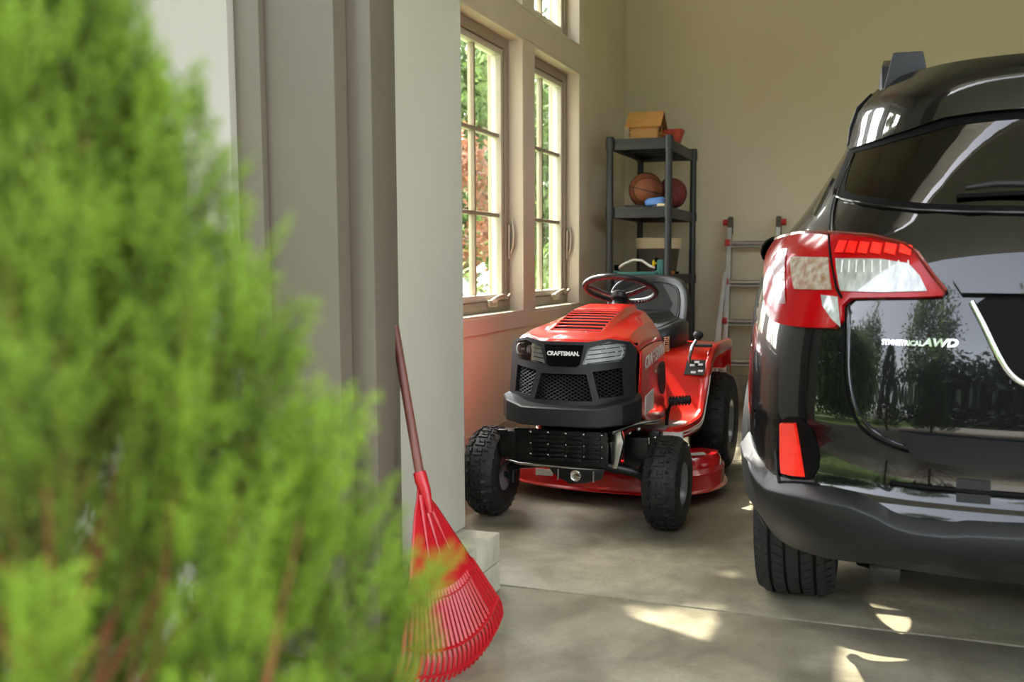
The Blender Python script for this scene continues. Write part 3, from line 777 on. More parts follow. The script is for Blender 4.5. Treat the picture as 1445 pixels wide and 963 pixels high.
for x in (-.03, .12): obj('bolt', G().box(x - .004, x + .004, -.172, -.160, .212, .258, .002, 1), 'steel', hbo, 40)
g = G().tube([(.115, -.155, .26), (.118, -.15, .20), (.128, -.14, .185), (.17, -.12, .183)], .004, 6); obj('deck_rod', g, 'red_deck', T, 60)
obj('engine_block', G().box(-.17, .17, .0, .46, .36, .62, .03), 'engine_dark', T, 40)
bb = obj('battery_box', G().box(.185, .315, .06, .25, .235, .365, .008), 'black_metal', T, 40)
obj('heat_shield', G().prism([(.145, .40), (.20, .425), (.215, .36), (.19, .25), (.165, .25), (.16, .34)], lambda u, v, w: (u, w, v), -.06, -.02, .006), 'steel', T, 40)
g = G().tube([(.17, -.07, .405), (.23, -.03, .425), (.28, .05, .43), (.31, .16, .42)], .010, 8); obj('exhaust_pipe', g, 'steel', T, 60)
g = G().tube([(.30, .04, .37), (.305, .03, .30), (.312, .03, .235)], .008, 8); obj('link_rod', g, 'steel', T, 60)
g = G().box(.30, .345, .03, .07, .355, .40, .008); obj('joint_bracket', g, 'black_metal', T, 40)
g = G().sphere((.275, -.04, .418), .010, 8).sphere((.33, .02, .375), .008, 8).sphere((.24, -.05, .40), .007, 8); obj('bolt', g, 'steel', T, 60)
obj('footboard_bracket', G().prism([(.235, .333), (.37, .333), (.37, .27), (.35, .262), (.34, .30), (.24, .312)], lambda u, v, w: (u, w, v), .395, .425, .003), 'white_print', T, 40)
# --- mower deck
dp = smoothpoly([(-.43, .40), (-.20, .30), (.25, .28), (.45, .38), (.53, .58), (.50, .80), (.40, .93), (.0, .98), (-.38, .93), (-.50, .75), (-.50, .52)], 2)
def rr_(k, z): 
    c = (0, .62); return [(c[0] + (x - c[0]) * k, c[1] + (y - c[1]) * k, z) for x, y in dp]
g = G().loft([rr_(1.02, .062), rr_(1.03, .068), rr_(1.0, .075), rr_(1.0, .145), rr_(.965, .165), rr_(.80, .172), rr_(.74, .19), rr_(.5, .195)])
dk = obj('mower_deck', g, 'red_deck', T, 35)
g = G().lathe([(.115, .0), (.115, .03), (.10, .052), (.05, .06), (.0, .06)], 28, c=(.395, .60, .165), ax='z', caps=False); obj('spindle_cover', g, 'red_deck', dk, 40)
def DP(u, v, o): return Vector((.475 + u * .4 + o * .5, .395 + u * 1.0, .185 + v - u * .2))
obj('deck_label', G().prism([(.40, .46), (.46, .50), (.44, .55), (.385, .50)], lambda u, v, w: (u, v, w), .222, .2245), 'label_paper', dk, None)
obj('deck_label', G().box(-.30, -.20, .318, .3215, .115, .145), 'label_paper', dk, None)
obj('deck_stiffener', G().tube([(.10, .27, .19), (.38, .30, .19)], .011, 8), 'red_deck', dk, 50)
obj('transmission', G().box(-.13, .13, 1.05, 1.42, .17, .33, .03).cyl((-.28, RY, .262), (.28, RY, .262), .025, n=14), 'engine_dark', T, 40)

# ================================================================ THE CAR
XC = .535
ZS = [.30, .36, .40, .46, .52, .545, .60, .66, .70, .80, .90, 1.0, 1.08, 1.15, 1.22, 1.30, 1.40, 1.48, 1.54, 1.58, 1.61, 1.635, 1.655]
YRR = [2.50, 2.44, 2.41, 2.385, 2.39, 2.42, 2.425, 2.42, 2.405, 2.415, 2.43, 2.455, 2.48, 2.51, 2.55, 2.60, 2.665, 2.72, 2.76, 2.80, 2.86, 3.05, 3.6]
HWW = [.84, .87, .885, .905, .915, .917, .92, .92, .92, .92, .918, .907, .888, .855, .800, .748, .692, .655, .625, .60, .575, .545, .48]
YFF = [6.95, 7.02, 7.06, 7.1, 7.13, 7.14, 7.15, 7.14, 7.13, 7.08, 6.95, 6.5, 5.98, 5.75, 5.55, 5.35, 5.08, 4.85, 4.62, 4.45, 4.3, 4.15, 3.9]
cyr, chw, cyf = pchip(ZS, YRR), pchip(ZS, HWW), pchip(ZS, YFF)
CL, CN = .62, 3.6
_b = np.linspace(0, 1, 400) ** 4; _q = (1 - (1 - _b) ** 2) ** (1 / CN) + _b
AX = (3.34, 6.085); WR = .355
def cs0(q, z):
    s = 1 if q >= 0 else -1; a = abs(q)
    if a <= 2: b = float(np.interp(a, _q, _b)); w = (1 - (1 - b) ** 2) ** (1 / CN) if b < 1 else 1
    else: b = a - 1; w = 1
    return Vector((-s * w * chw(z), cyr(z) + CL * b, z))
def CS(q, z, o=0.0):
    """car skin: q runs from the middle of the tailgate (0) round the left rear corner (about 1) to the side (2+)"""
    p = cs0(q, z)
    if o:
        e = .004; n = (cs0(q + e, z) - cs0(q - e, z)).cross(cs0(q, min(1.655, z + e)) - cs0(q, z - e))
        if n.length > 1e-9:
            n.normalize(); c = p - Vector((0, 4.6, .9))
            if n.dot(c) < 0: n = -n
            p = p + n * o
    return Vector((p.x + XC, p.y, p.z))
CAR = thing('car', 'black estate car parked nose-in beside the red tractor', 'car', (XC, 4.7, 0))
def cobj(name, g, m, parent=None, sm=35, recalc=True):
    if parent is None: g.v = [(x - XC, y - 4.7, z) for x, y, z in g.v]; return obj(name, g, m, CAR, sm, recalc)
    g.v = [(x - XC, y - 4.7, z) for x, y, z in g.v]; return obj(name, g, m, parent, sm, recalc)
def both(poly): return [(-q, z) for q, z in poly[::-1]]

# skin
qs = sorted(set(list(np.linspace(0, .5, 7)) + list(np.linspace(.5, 1.6, 30)) + list(np.linspace(1.6, 2.6, 14)) + list(np.linspace(2.6, 4.2, 16))))
zs = sorted(set([round(float(v), 4) for v in list(np.linspace(.36, 1.0, 34)) + list(np.linspace(1.0, 1.5, 34)) + list(np.linspace(1.5, 1.655, 18))]))
def arch(y):
    r = -1e9
    for a in AX:
        d = .405 ** 2 - (y - a) ** 2
        if d > 0: r = max(r, .36 + math.sqrt(d))
    return r
def front(z, k):
    # remaining contour from y at q=4.2 forward to the nose, k in 0..1
    y0 = cyr(z) + CL * 3.2; yf = cyf(z); Lf = .9 if z < .9 else .5
    ys = y0 + (yf - Lf - y0) * min(1, k * 2)
    if k <= .5: return Vector((-chw(z), ys, z))
    a = (k - .5) * math.pi; return Vector((-chw(z) * math.cos(a) ** .55 if k < 1 else 0, yf - Lf + Lf * math.sin(a), z))
ring_cols = [('q', q) for q in qs] + [('f', k) for k in list(np.linspace(.05, .5, 12)) + list(np.linspace(.55, 1, 14))]
def skin(c, z):
    p = (cs0(c[1], z) if c[0] == 'q' else front(z, c[1]))
    if abs(p.x) > chw(z) * .8:
        for _ in range(3):
            zz = max(z, arch(p.y))
            if zz > z + 1e-6: p = cs0(c[1], zz) if c[0] == 'q' else front(zz, c[1])
            else: break
    return Vector((p.x + XC, p.y, p.z))
cols = [('m', c) for c in ring_cols[1:-1]][::-1]
V = []; Wd = len(ring_cols) * 2 - 2
for z in zs:
    L_ = [skin(c, z) for c in ring_cols]
    R_ = [Vector((2 * XC - p.x, p.y, p.z)) for p in L_[1:-1]][::-1]
    V += L_ + R_
glass_poly = [(1.52, 1.412), (1.30, 1.413), (1.134, 1.418), (.905, 1.432), (.70, 1.452), (.50, 1.458), (.25, 1.460), (0, 1.461)]
glass_bot = [(0, 1.214), (.30, 1.215), (.47, 1.219), (.665, 1.227), (.85, 1.240), (1.0, 1.253), (1.18, 1.268), (1.30, 1.283), (1.345, 1.30)]
GP = glass_poly + [(-q, z) for q, z in glass_poly[-2::-1]] + [(-q, z) for q, z in glass_bot[:0:-1]] + glass_bot
def inside(P, x, y):
    r = False; n = len(P); j = n - 1
    for i in range(n):
        if (P[i][1] > y) != (P[j][1] > y) and x < (P[j][0] - P[i][0]) * (y - P[i][1]) / (P[j][1] - P[i][1]) + P[i][0]: r = not r
        j = i
    return r
F = []
nq = len(qs)
for i in range(len(zs) - 1):
    for k in range(Wd):
        k2 = (k + 1) % Wd
        # centre of the face in skin coordinates
        def qa(k): return qs[k] if k < nq else (qs[Wd - k] if Wd - k < nq else 9)
        qc = .5 * (qa(k) + qa(k2)); zc = .5 * (zs[i] + zs[i + 1])
        if qc < 2 and inside(GP, qc, zc): continue
        a, b, c, d = i * Wd + k, i * Wd + k2, (i + 1) * Wd + k2, (i + 1) * Wd + k
        F.append((a, b, c, d))
F.append(tuple((len(zs) - 1) * Wd + k for k in range(Wd)))
body = cobj('body_shell', G().add(V, F), 'car_paint', None, 50)
# rear window, black border, tailgate gap
gl = cobj('rear_window', patch(GP, CS, -.004, .001, .05), 'car_glass', None, 60)
def scl(P, k, kz): 
    c = np.mean(np.array(P), 0); return [(q * k, 1.335 + (z - 1.335) * kz) for q, z in P]
cobj('window_border', patch(scl(GP, 1.03, 1.06), CS, .0005, .003, .05, [scl(GP, .93, .90)]), 'car_gap', None, 60)
cobj('window_sill_line', G().tube([CS(q, z - .006, .006) for q, z in [(-a, b) for a, b in glass_bot[:0:-1]] + glass_bot], .0035, 6), 'car_paint', None, 60)
seam = [(1.42, 1.40), (1.33, 1.30), (1.20, 1.22), (1.05, 1.163), (.95, 1.10), (.85, 1.01), (.828, .926), (.823, .84), (.80, .765), (.752, .708), (.681, .677), (.611, .66), (.545, .651), (.40, .648), (.2, .646), (0, .646)]
sm_ = smoothpoly([(q, z) for q, z in seam], 2, closed=False)
full = sm_ + [(-q, z) for q, z in sm_[-2::-1]]
cobj('tailgate_gap', G().tube([CS(q, z, .0005) for q, z in full], .0042, 6), 'car_gap', None, 60)
cobj('tailgate_edge', G().tube([CS(q - math.copysign(.022, q) if abs(q) > .4 else q, z + (.008 if z < .72 else 0), .001) for q, z in full], .0050, 6), 'car_paint', None, 60)
# spoiler over the window
sp_top = [(0, 1.592), (.35, 1.592), (.75, 1.591), (1.10, 1.586), (1.32, 1.574), (1.47, 1.556), (1.60, 1.525), (1.66, 1.48), (1.62, 1.43)]
SPP = [(-q, z) for q, z in sp_top[:0:-1]] + sp_top + [(q, z + .004) for q, z in glass_poly] + [(-q, z + .004) for q, z in glass_poly[-2::-1]]
def SPf(q, z, o):
    t = max(0, min(1, (z - 1.43) / .10)); return CS(q, z, o * (.25 + .75 * t * t * (3 - 2 * t)))
cobj('spoiler', patch(SPP, SPf, .0, .036, .04), 'car_paint', None, 50)
# fin strips at the sides of the window
for s in (1, -1):
    cobj('window_fin', G().tube([SPf(s * q, z, .036) for q, z in ((1.44, 1.56), (1.56, 1.53), (1.62, 1.48), (1.58, 1.432))], [.006, .010, .010, .006], 8, flat=.6), 'car_plastic', None, 60)
    cobj('pillar_strip', patch([(s * a, b) for a, b in ((1.52, 1.335), (1.60, 1.335), (1.46, 1.24), (1.40, 1.225))], CS, 0, .006, .05), 'chrome', None, 50)
    # tail lights
    tl = [(1.86, 1.140), (1.70, 1.158), (1.32, 1.170), (1.05, 1.166), (.788, 1.156), (.64, 1.136), (.585, 1.115), (.52, 1.065), (.462, 1.018), (.552, 1.013), (.70, 1.010), (.845, 1.006), (.826, .935), (.99, .931), (1.18, .932), (1.32, .942), (1.42, .98), (1.55, 1.07)]
    S = lambda P: [(s * q, z) for q, z in P]
    t0 = cobj('tail_light', patch(smoothpoly(S(tl), 1), CS, -.002, .016, .04), 'tail_red', None, 45)
    cobj('light_guide', patch(S([(1.34, 1.125), (1.46, 1.125), (1.36, 1.04), (1.27, .985), (1.18, .985), (1.24, 1.05)]), CS, .0165, .018, .04), 'tail_dark', t0, 45)
    cobj('indicator_lens', patch(S([(1.252, 1.104), (.965, 1.101), (.90, 1.024), (1.133, 1.023)]), CS, .0165, .020, .03), 'lens_amber', t0, 45)
    rl = cobj('reversing_lens', patch(S([(.922, 1.099), (.712, 1.098), (.605, 1.088), (.56, 1.06), (.530, 1.026), (.678, 1.021), (.855, 1.022)]), CS, .0165, .020, .03), 'lens_white', t0, 45)
    for k in range(9):
        q = .88 - k * .034; cobj('lens_rib', G().tube([CS(s * q, 1.094, .0205), CS(s * (q - .012), 1.066, .0205)], .0016, 4), 'headlight_chrome', rl, 45)
    for k in range(6):
        q = .945 - k * .058
        cobj('led_block', patch(S([(q, 1.142 - k * .0015), (q - .046, 1.141 - k * .0025), (q - .050, 1.113 - k * .0015), (q - .006, 1.113)]), CS, .0165, .0205, .03), 'tail_bright', t0, 45)
    cobj('light_seam', G().tube([CS(s * q, z, .017) for q, z in ((1.05, 1.165), (.965, 1.11), (.88, 1.03), (.845, 1.006))], .0035, 6), 'car_gap', t0, 45)
    cobj('painted_reflection', patch(S([(.865, 1.008), (.955, 1.012), (.935, .985), (.880, .955), (.832, .936)]), CS, .0165, .018, .03), 'lens_white', t0, 45)  # pale triangle imitates a reflection on the lens, put in as colour
    cobj('light_bezel', G().tube([CS(s * q, z - .003, .0165) for q, z in ((1.70, 1.158), (1.5, 1.164), (1.32, 1.170), (1.05, 1.166), (.788, 1.156), (.64, 1.136), (.585, 1.115), (.52, 1.065), (.475, 1.03))], .006, 6), 'tail_dark', t0, 45)
    # reflector in its recess
    rh = smoothpoly(S([(1.24, .695), (.975, .71), (.905, .552), (1.215, .522)]), 2)
    cobj('reflector_recess', patch(rh, CS, .0, .003, .03), 'car_gap', None, 45)
    rf = cobj('reflector', patch(S([(1.185, .682), (1.075, .690), (1.012, .553), (1.178, .542)]), CS, .003, .012, .03), 'reflector_red', None, 45)
    cobj('reflector_trim', G().tube([CS(s * q, z, .006) for q, z in ((1.235, .60), (1.225, .545), (1.20, .524), (1.06, .535), (.95, .545))], .0045, 6), 'car_plastic', None, 60)
# tailgate handle trim, chrome surround of the plate recess, lower trim board, lettering
Pm = [(.40, 1.002), (.375, 1.022), (.333, 1.032), (.20, 1.036), (0, 1.037)]
cobj('plate_recess', patch([(.392, 1.0), (.35, 1.028), (0, 1.034), (-.35, 1.028), (-.392, 1.0), (-.327, .885), (-.296, .84), (-.24, .815), (0, .812), (.24, .815), (.296, .84), (.327, .885)], CS, .0, .003, .05), 'car_gap', None, 45)
ch = smoothpoly([(.401, 1.006), (.365, .955), (.327, .889), (.296, .845), (.255, .822), (.18, .816), (0, .815)], 2, closed=False)
cobj('plate_surround', G().tube([CS(q, z, .006) for q, z in ch + [(-q, z) for q, z in ch[-2::-1]]], .0075, 8), 'chrome', None, 60)
cobj('tailgate_garnish', patch([(.46, 1.052), (-.46, 1.052), (-.43, 1.022), (.43, 1.022)], CS, .0, .022, .05), 'car_paint', None, 45)
bt = textmesh('badge', 'SYMMETRICAL', .0165, lambda x, y, z: CS(.60 - x * 1.28, .908 + y, .0035 + z) - Vector((XC, 4.7, 0)), .001, .0006)
obj('badge', bt, 'chrome', CAR, None)
bt = textmesh('badge', 'AWD', .034, lambda x, y, z: CS(.482 - x * 1.2, .911 + y * .75, .0035 + z) - Vector((XC, 4.7, 0)), .0015, .0012, .2)
obj('badge', bt, 'chrome', CAR, None)
tr = [(.60, .703), (.464, .700), (.25, .697), (0, .696), (-.25, .697), (-.464, .700), (-.60, .703), (-.555, .655), (-.53, .640), (-.46, .634), (-.35, .631), (-.25, .628), (0, .628), (.25, .628), (.35, .631), (.46, .634), (.53, .640), (.555, .655)]
cobj('tailgate_trim', patch(tr, CS, .0, .014, .05), 'car_plastic', None, 45)
# bumper cladding with its dipped centre step
qv = [-3, -1.75, -1.61, -1.415, -1.272, -.956, -.76, -.666, -.612, -.547, -.43, -.393, -.252, 0]
zt_ = [.62, .585, .552, .522, .506, .513, .514, .50, .484, .476, .477, .484, .489, .490]
zb_ = [.34, .33, .325, .325, .33, .345, .362, .372, .380, .388, .402, .406, .42, .425]
def zt(q): return float(np.interp(-abs(q), qv, zt_))
def zb(q): return float(np.interp(-abs(q), qv, zb_))
rg = []
for q in np.concatenate([np.linspace(-1.72, -.8, 30), np.linspace(-.78, .78, 70), np.linspace(.8, 1.72, 30)]):
    a, b = zb(q), zt(q)
    rg.append([CS(q, a + .03, -.03), CS(q, a, .0), CS(q, a + .008, .012), CS(q, (a + b) / 2, .022), CS(q, b - .006, .027), CS(q, b - .001, .025), CS(q, b + .004, .018), CS(q, b + .026, .004), CS(q, b + .030, -.004)])
cobj('bumper_cladding', G().loft(rg, closed=False, caps=False), 'car_plastic', None, 40)
cobj('bumper_recess', G().tube([CS(q, .572, .004) for q in np.linspace(-.62, .62, 30)], .006, 6), 'car_gap', None, 60)
cobj('tow_cover', patch([(.42, .60), (.33, .60), (.33, .545), (.42, .545)], CS, 0, .005, .04), 'car_plastic', None, 45)
# arches and sills
for s in (1, -1):
    for a in AX:
        pts = []
        for t in np.linspace(-.05, math.pi + .05, 40):
            y, z = a + .425 * math.cos(t), .36 + .425 * math.sin(t)
            if y < 2.80: continue
            q = 1 + (y - cyr(z)) / CL
            if q < 2:  # on the corner: solve b from y
                b = (y - cyr(z)) / CL; q = b + (1 - (1 - b) ** 2) ** (1 / CN)
            pts.append(CS(s * q, max(.30, z), .004) if y < 5.2 else Vector((XC - s * (chw(max(.3, z)) + .004), y, z)))
        cobj('arch_cladding', G().tube(pts, .034, 6, flat=.5, upv=(1, 0, 0)), 'car_plastic', None, 50)
    g = G().box(XC - s * .90 - .03, XC - s * .90 + .03, 3.72, 5.68, .30, .42, .02); cobj('sill_cladding', g, 'car_plastic')
    def SW(y, z, o, s=s): return Vector((XC - s * (chw(z) + o), y, z))
    for P in ([(3.12, 1.16), (3.62, 1.12), (3.62, 1.45), (3.42, 1.44)], [(3.68, 1.115), (4.42, 1.09), (4.42, 1.47), (3.68, 1.46)], [(4.48, 1.09), (5.45, 1.06), (5.18, 1.22), (4.80, 1.44), (4.48, 1.47)]):
        cobj('side_window', patch(smoothpoly(P, 1), SW, .0, .004, .06), 'car_glass', None, 50)
    # roof rail
    rp = [(XC - s * .545, 3.02, 1.585), (XC - s * .548, 3.06, 1.655), (XC - s * .545, 3.16, 1.690), (XC - s * .54, 3.6, 1.705), (XC - s * .53, 4.2, 1.70), (XC - s * .52, 4.55, 1.67), (XC - s * .515, 4.7, 1.62)]
    rb = []
    for k, (x, y, z) in enumerate(rp):
        h = [.02, .05, .055, .045, .045, .04, .03][k]; w = .021
        rb.append([Vector((x + w * 1.3, y, z - h)), Vector((x - w * 1.3, y, z - h)), Vector((x - w, y, z)), Vector((x + w, y, z))])
    cobj('roof_rail', G().loft(rb).prism([(XC - s * .565, 1.565), (XC - s * .445, 1.61), (XC - s * .460, 1.682), (XC - s * .540, 1.682)], lambda u, v, w: (u, w, v), 3.0, 3.18, .006), 'car_plastic', None, 30)
    # door mirror
    mx = XC - s * .985; mo = cobj('door_mirror', G().loft([[Vector((mx + .11 * sx * k, 4.60 + dy, 1.145 + .075 * sz * k)) for sx, sz in smoothpoly([(-1, -.8), (1, -1), (1, .9), (-.8, 1)], 2)] for k, dy in ((1.0, 0), (1.02, .03), (.9, .09), (.5, .13))]).tube([(mx + s * .06, 4.64, 1.09), (mx + s * .14, 4.68, 1.05)], .03, 8), 'car_paint', None, 45)
    cobj('mirror_glass', G().loft([[Vector((mx + .1 * sx * k, 4.596, 1.145 + .065 * sz * k)) for sx, sz in smoothpoly([(-1, -.8), (1, -1), (1, .9), (-.8, 1)], 2)] for k in (1.0, .5)]), 'chrome', mo, 45)
# wheels
def car_tyre():
    g = G(); R, h, rim = WR, .118, .225
    prof = [(rim, -h * .8), (rim + .05, -h * 1.03), (R - .05, -h * 1.02), (R - .02, -h * .93), (R - .006, -h * .82)]
    ribs = [(-.80, -.60), (-.53, -.22), (-.15, .15), (.22, .53), (.60, .80)]
    for a, b in ribs: prof += [(R - .012, a * h - .0005), (R - .001, a * h), (R, (a + b) / 2 * h), (R - .001, b * h), (R - .012, b * h + .0005)]
    prof += [(r, -x) for r, x in prof[4::-1]]
    g.lathe(prof, 64, ax='x', caps=False)
    for k in range(60):   # shoulder blocks with slanted sipes between them
        a0 = 2 * math.pi * k / 60; a1 = a0 + 2 * math.pi / 60 * .78
        for u0, u1, sl in ((-.98, -.62, .03), (.62, .98, -.03), (-.50, -.24, .05), (.24, .50, -.05)):
            P = [(u0 * h, a0), (u1 * h, a0 + sl), (u1 * h, a1 + sl), (u0 * h, a1)]
            V = []
            for o in (-.010, .004):
                for x, a in P:
                    r = R - (.018 if abs(x) > .9 * h else 0) + o; V.append((x, r * math.cos(a), r * math.sin(a)))
            g.add(V, [(4, 5, 6, 7), (0, 1, 5, 4), (1, 2, 6, 5), (2, 3, 7, 6), (3, 0, 4, 7)])
    return g
tm = mesh('tyre', car_tyre()); tm.polygons.foreach_set('use_smooth', [True] * len(tm.polygons)); tm.set_sharp_from_angle(angle=.5); tm.materials.append(MATS['tire_car'])
rims = {}
for s in (1, -1):
    for a in AX:
        w = bpy.data.objects.new('wheel', None); COL.objects.link(w); w.parent = CAR; w.location = (-s * .785, a - 4.7, WR + .005)
        t = bpy.data.objects.new('tyre', tm); COL.objects.link(t); t.parent = w
        if s not in rims:
            g = G(); g.lathe([(.232, -.09), (.215, -.085), (.205, 0), (.215, .09), (.236, .098), (.232, .085)], 40, ax='x', closed=False, caps=False)
            g.lathe([(.055, -s * .06), (.055, -s * .085), (.03, -s * .095), (0, -s * .095)], 24, ax='x', caps=False)
            for k in range(5):
                an = 2 * math.pi * k / 5; c_, s_ = math.cos(an), math.sin(an)
                g.tube([(-s * .085, .04 * c_, .04 * s_), (-s * .08, .12 * c_, .12 * s_), (-s * .07, .21 * c_, .21 * s_)], [.034, .026, .03], 6)
            r = obj('rim', g, 'rim_grey', w, 40); rims[s] = r
        else: inst('rim', rims[s], w)
# underside, towing bracket, cabin
cobj('underbody', G().box(XC - .60, XC + .60, 2.72, 6.8, .27, .55, .04).box(XC - .8, XC + .8, 3.8, 5.6, .30, .5, .04), 'engine_dark')
cobj('muffler', G().box(XC + .0, XC + .38, 2.64, 2.95, .27, .42, .05), 'black_metal')
cobj('tow_loop', G().box(-.02, .055, 2.55, 2.60, .30, .345, .01), 'black_metal')
cabin = cobj('cabin_floor', G().box(XC - .72, XC + .72, 2.75, 6.0, .72, .80, .02), 'car_interior')
for k, x in enumerate((-.36, .0, .36)):
    cobj('rear_seat', G().box(XC + x - .17, XC + x + .17, 3.85, 3.98, .80, 1.22, .04), 'car_interior')
    cobj('headrest', G().box(XC + x - .11, XC + x + .11, 3.86, 3.95, 1.235, 1.38, .035), 'car_interior')
# rear wiper
wp = cobj('wiper_arm', G().tube([CS(.50, 1.262, .022), CS(.40, 1.268, .026), CS(.15, 1.262, .026), CS(-.02, 1.235, .022)], [.006, .008, .011, .016], 8), 'car_plastic', None, 60)
cobj('wiper_blade', G().tube([CS(.53, 1.250, .010), CS(.30, 1.252, .012), CS(-.10, 1.246, .010)], .0055, 6), 'car_gap', wp, 60)

# ================================================================ RAKE
RK = thing('leaf_rake', 'red plastic leaf rake with wooden handle leaning on the pier', 'rake', (-1.04, 2.36, 0))
RO = Vector((-1.04, 2.36, 0))
neck = Vector((-1.1916, 2.3878, .519)); LEN = .541; ax_ = Vector((.2724, -.0478, -.961)).normalized()
side = Vector((.170, .985, 0)); side = (side - ax_ * side.dot(ax_)).normalized()
nrm = side.cross(ax_); nrm = nrm if nrm.x > 0 else -nrm
def RP(a, r, o=0.0):
    """fan coordinates: a across (radians), r from the neck"""
    bend = 0 if r < LEN * .86 else (r - LEN * .86) ** 2 * 7
    w = math.sin(a) * r; l = math.cos(a) * r
    return neck + ax_ * l + side * w + nrm * (o + .025 * (1 - (abs(a) / .55) ** 2) * min(1, r / LEN) - bend) - RO
A0 = .505
g = G(); rows = []
for r in np.linspace(.0, LEN * .62, 16):
    lim = A0 if r > .06 else A0 + (.06 - r) * 4
    rows.append((r, lim))
def fan(o): return [[RP(a, r + .0 if r > .02 else .02, o) if r > .02 else RP(a * 1.0, .02, o) for a in np.linspace(-A0 * (1 if r > .1 else .6 + 4 * r), A0 * (1 if r > .1 else .6 + 4 * r), 25)] for r in np.linspace(.02, LEN * .60, 16)]
g.grid(fan(.002)); 
hd = obj('fan_plate', g, 'rake_red', RK, 40); mm = hd.modifiers.new('thick', 'SOLIDIFY'); mm.thickness = .005; mm.offset = 0
# raised ribs on the plate
for a in (-.22, 0, .22):
    obj('rib', G().tube([RP(a, r, .006) for r in np.linspace(.05, LEN * .40, 6)], [.012, .011, .010, .008, .006, .003], 8, flat=.6), 'rake_red', RK, 60)
NTN = 24
for k in range(NTN):
    a = -A0 + 2 * A0 * k / (NTN - 1)
    obj('tine', G().tube([RP(a, r, .002) for r in np.linspace(LEN * .56, LEN * .995, 9)], [.0058] * 8 + [.004], 5), 'rake_red', RK, 50)
for r, w in ((.60, .006), (.84, .009), (.955, .007)):
    obj('cross_band', G().tube([RP(a, LEN * r, .003) for a in np.linspace(-A0, A0, 25)], w, 6, flat=.5), 'rake_red', RK, 50)
hdir = Vector((-.100, .085, .316)).normalized()
obj('socket', G().tube([neck + ax_ * .10 - RO + nrm * .014, neck + ax_ * .04 - RO + nrm * .016, neck + ax_ * .01 - RO + nrm * .013, neck + hdir * .012 - RO + nrm * .012], [.010, .016, .018, .017], 12), 'rake_red', RK, 50)
h0 = neck + nrm * .012 - RO
obj('handle', G().tube([h0, h0 + hdir * .15, h0 + hdir * .3, h0 + hdir * .43], .0125, 12), 'rake_wood', RK, 60)

# ================================================================ SHELF UNIT AND WHAT STANDS ON IT
SX0, SX1, SY0, SY1 = -1.862, -1.427, 6.74, 7.66
SH = thing('shelf_unit', 'tall black plastic shelf unit in the corner by the window', 'shelf unit', ((SX0 + SX1) / 2, (SY0 + SY1) / 2, 0))
so_ = Vector(((SX0 + SX1) / 2, (SY0 + SY1) / 2, 0))
SZ = [.08, .545, 1.005, 1.475, 1.94]            # top faces of the shelves
hx, hy = (SX1 - SX0) / 2, (SY1 - SY0) / 2
g = G(); ht = .075
def shelf_geo():
    g = G(); x, y = hx - .012, hy - .012
    g.box(-x, x, -y, y, -.016, 0, .003)
    for a, b, c, d in ((-x, x, -y, -y + .012), (-x, x, y - .012, y), (-x, -x + .012, -y + .012, y - .012), (x - .012, x, -y + .012, y - .012)): g.box(a, b, c, d, -ht, -.016, .003)
    for k in range(1, 4): g.box(-x + .012, x - .012, -y + 2 * y * k / 4 - .005, -y + 2 * y * k / 4 + .005, -.05, -.016)
    return g
s0 = obj('shelf', shelf_geo(), 'shelf_plastic', SH, 35); s0.location = (0, 0, SZ[0])
for z in SZ[1:]: inst('shelf', s0, SH, (0, 0, z))
g = G()
for i in range(4): g.cyl((0, 0, SZ[i] - .06 if i else .001), (0, 0, SZ[i + 1] - .065), .026, .024, 14)
for z in SZ: g.cyl((0, 0, z - .072), (0, 0, z - .002), .031, .031, 14)
g.cyl((0, 0, SZ[-1] - .01), (0, 0, SZ[-1] + .014), .029, .026, 14)
l0 = obj('leg', g, 'shelf_plastic', SH, 40); l0.location = (-hx + .01, -hy + .01, 0)
for sx, sy in ((1, -1), (-1, 1), (1, 1)): inst('leg', l0, SH, (sx * (hx - .01), sy * (hy - .01), 0))
ZT, Z2, Z3 = SZ[4], SZ[3], SZ[2]
# birdhouse
bx, by = -1.63, 6.90
BH = thing('birdhouse', 'small pine birdhouse with gable roof on the top shelf', 'birdhouse', (bx, by, ZT + .001), 0)
w, d, h = .095, .075, .10
g = G().box(-w, w, -d, d, 0, h, .003); obj('box', g, 'pine_wood', BH, 40)
g = G().prism([(-d, h), (d, h), (0, h + .085)], lambda u, v, q: (q, u, v), -w, w); obj('gable', g, 'pine_dark', BH, None)
for s in (1, -1):
    g = G(); a = Vector((0, 0, h + .098)); e = Vector((0, s * .115, h - .012)); n_ = Vector((0, s * .11, .115)).normalized() * .012
    ring = lambda x: [Vector((x, 0, 0)) + a, Vector((x, 0, 0)) + e, Vector((x, 0, 0)) + e - n_, Vector((x, 0, 0)) + a - n_]
    g.loft([ring(-w - .03), ring(w + .03)]); obj('roof_board', g, 'pine_wood' if s < 0 else 'pine_dark', BH, None)
obj('entrance', G().lathe([(.022, 0), (.022, .004), (0, .004)], 20, c=(w, 0, .075), ax='x', caps=False), 'ball_line', BH, None)
obj('perch', G().cyl((w, 0, .035), (w + .04, 0, .035), .005, n=8), 'pine_dark', BH, 50)
obj('side_batten', G().box(-w - .014, -w, -d, d, .02, .045, .002).box(-w - .014, -w, -d, d, .06, .085, .002), 'pine_dark', BH, None)
# terracotta tray
g = G(); o_ = [(-.10, -.06), (.10, -.06), (.10, .06), (-.10, .06)]
g.loft([[(x * k, y * k, z) for x, y in o_] for k, z in ((.78, 0), (1.0, .075), (1.06, .076), (1.06, .09), (.98, .09), (.74, .012))])
tag(obj('planter_tray', g, 'terracotta', None, 30), 'orange-red planter tray beside the birdhouse on the top shelf', 'planter').location = (-1.515, 7.10, ZT + .001)
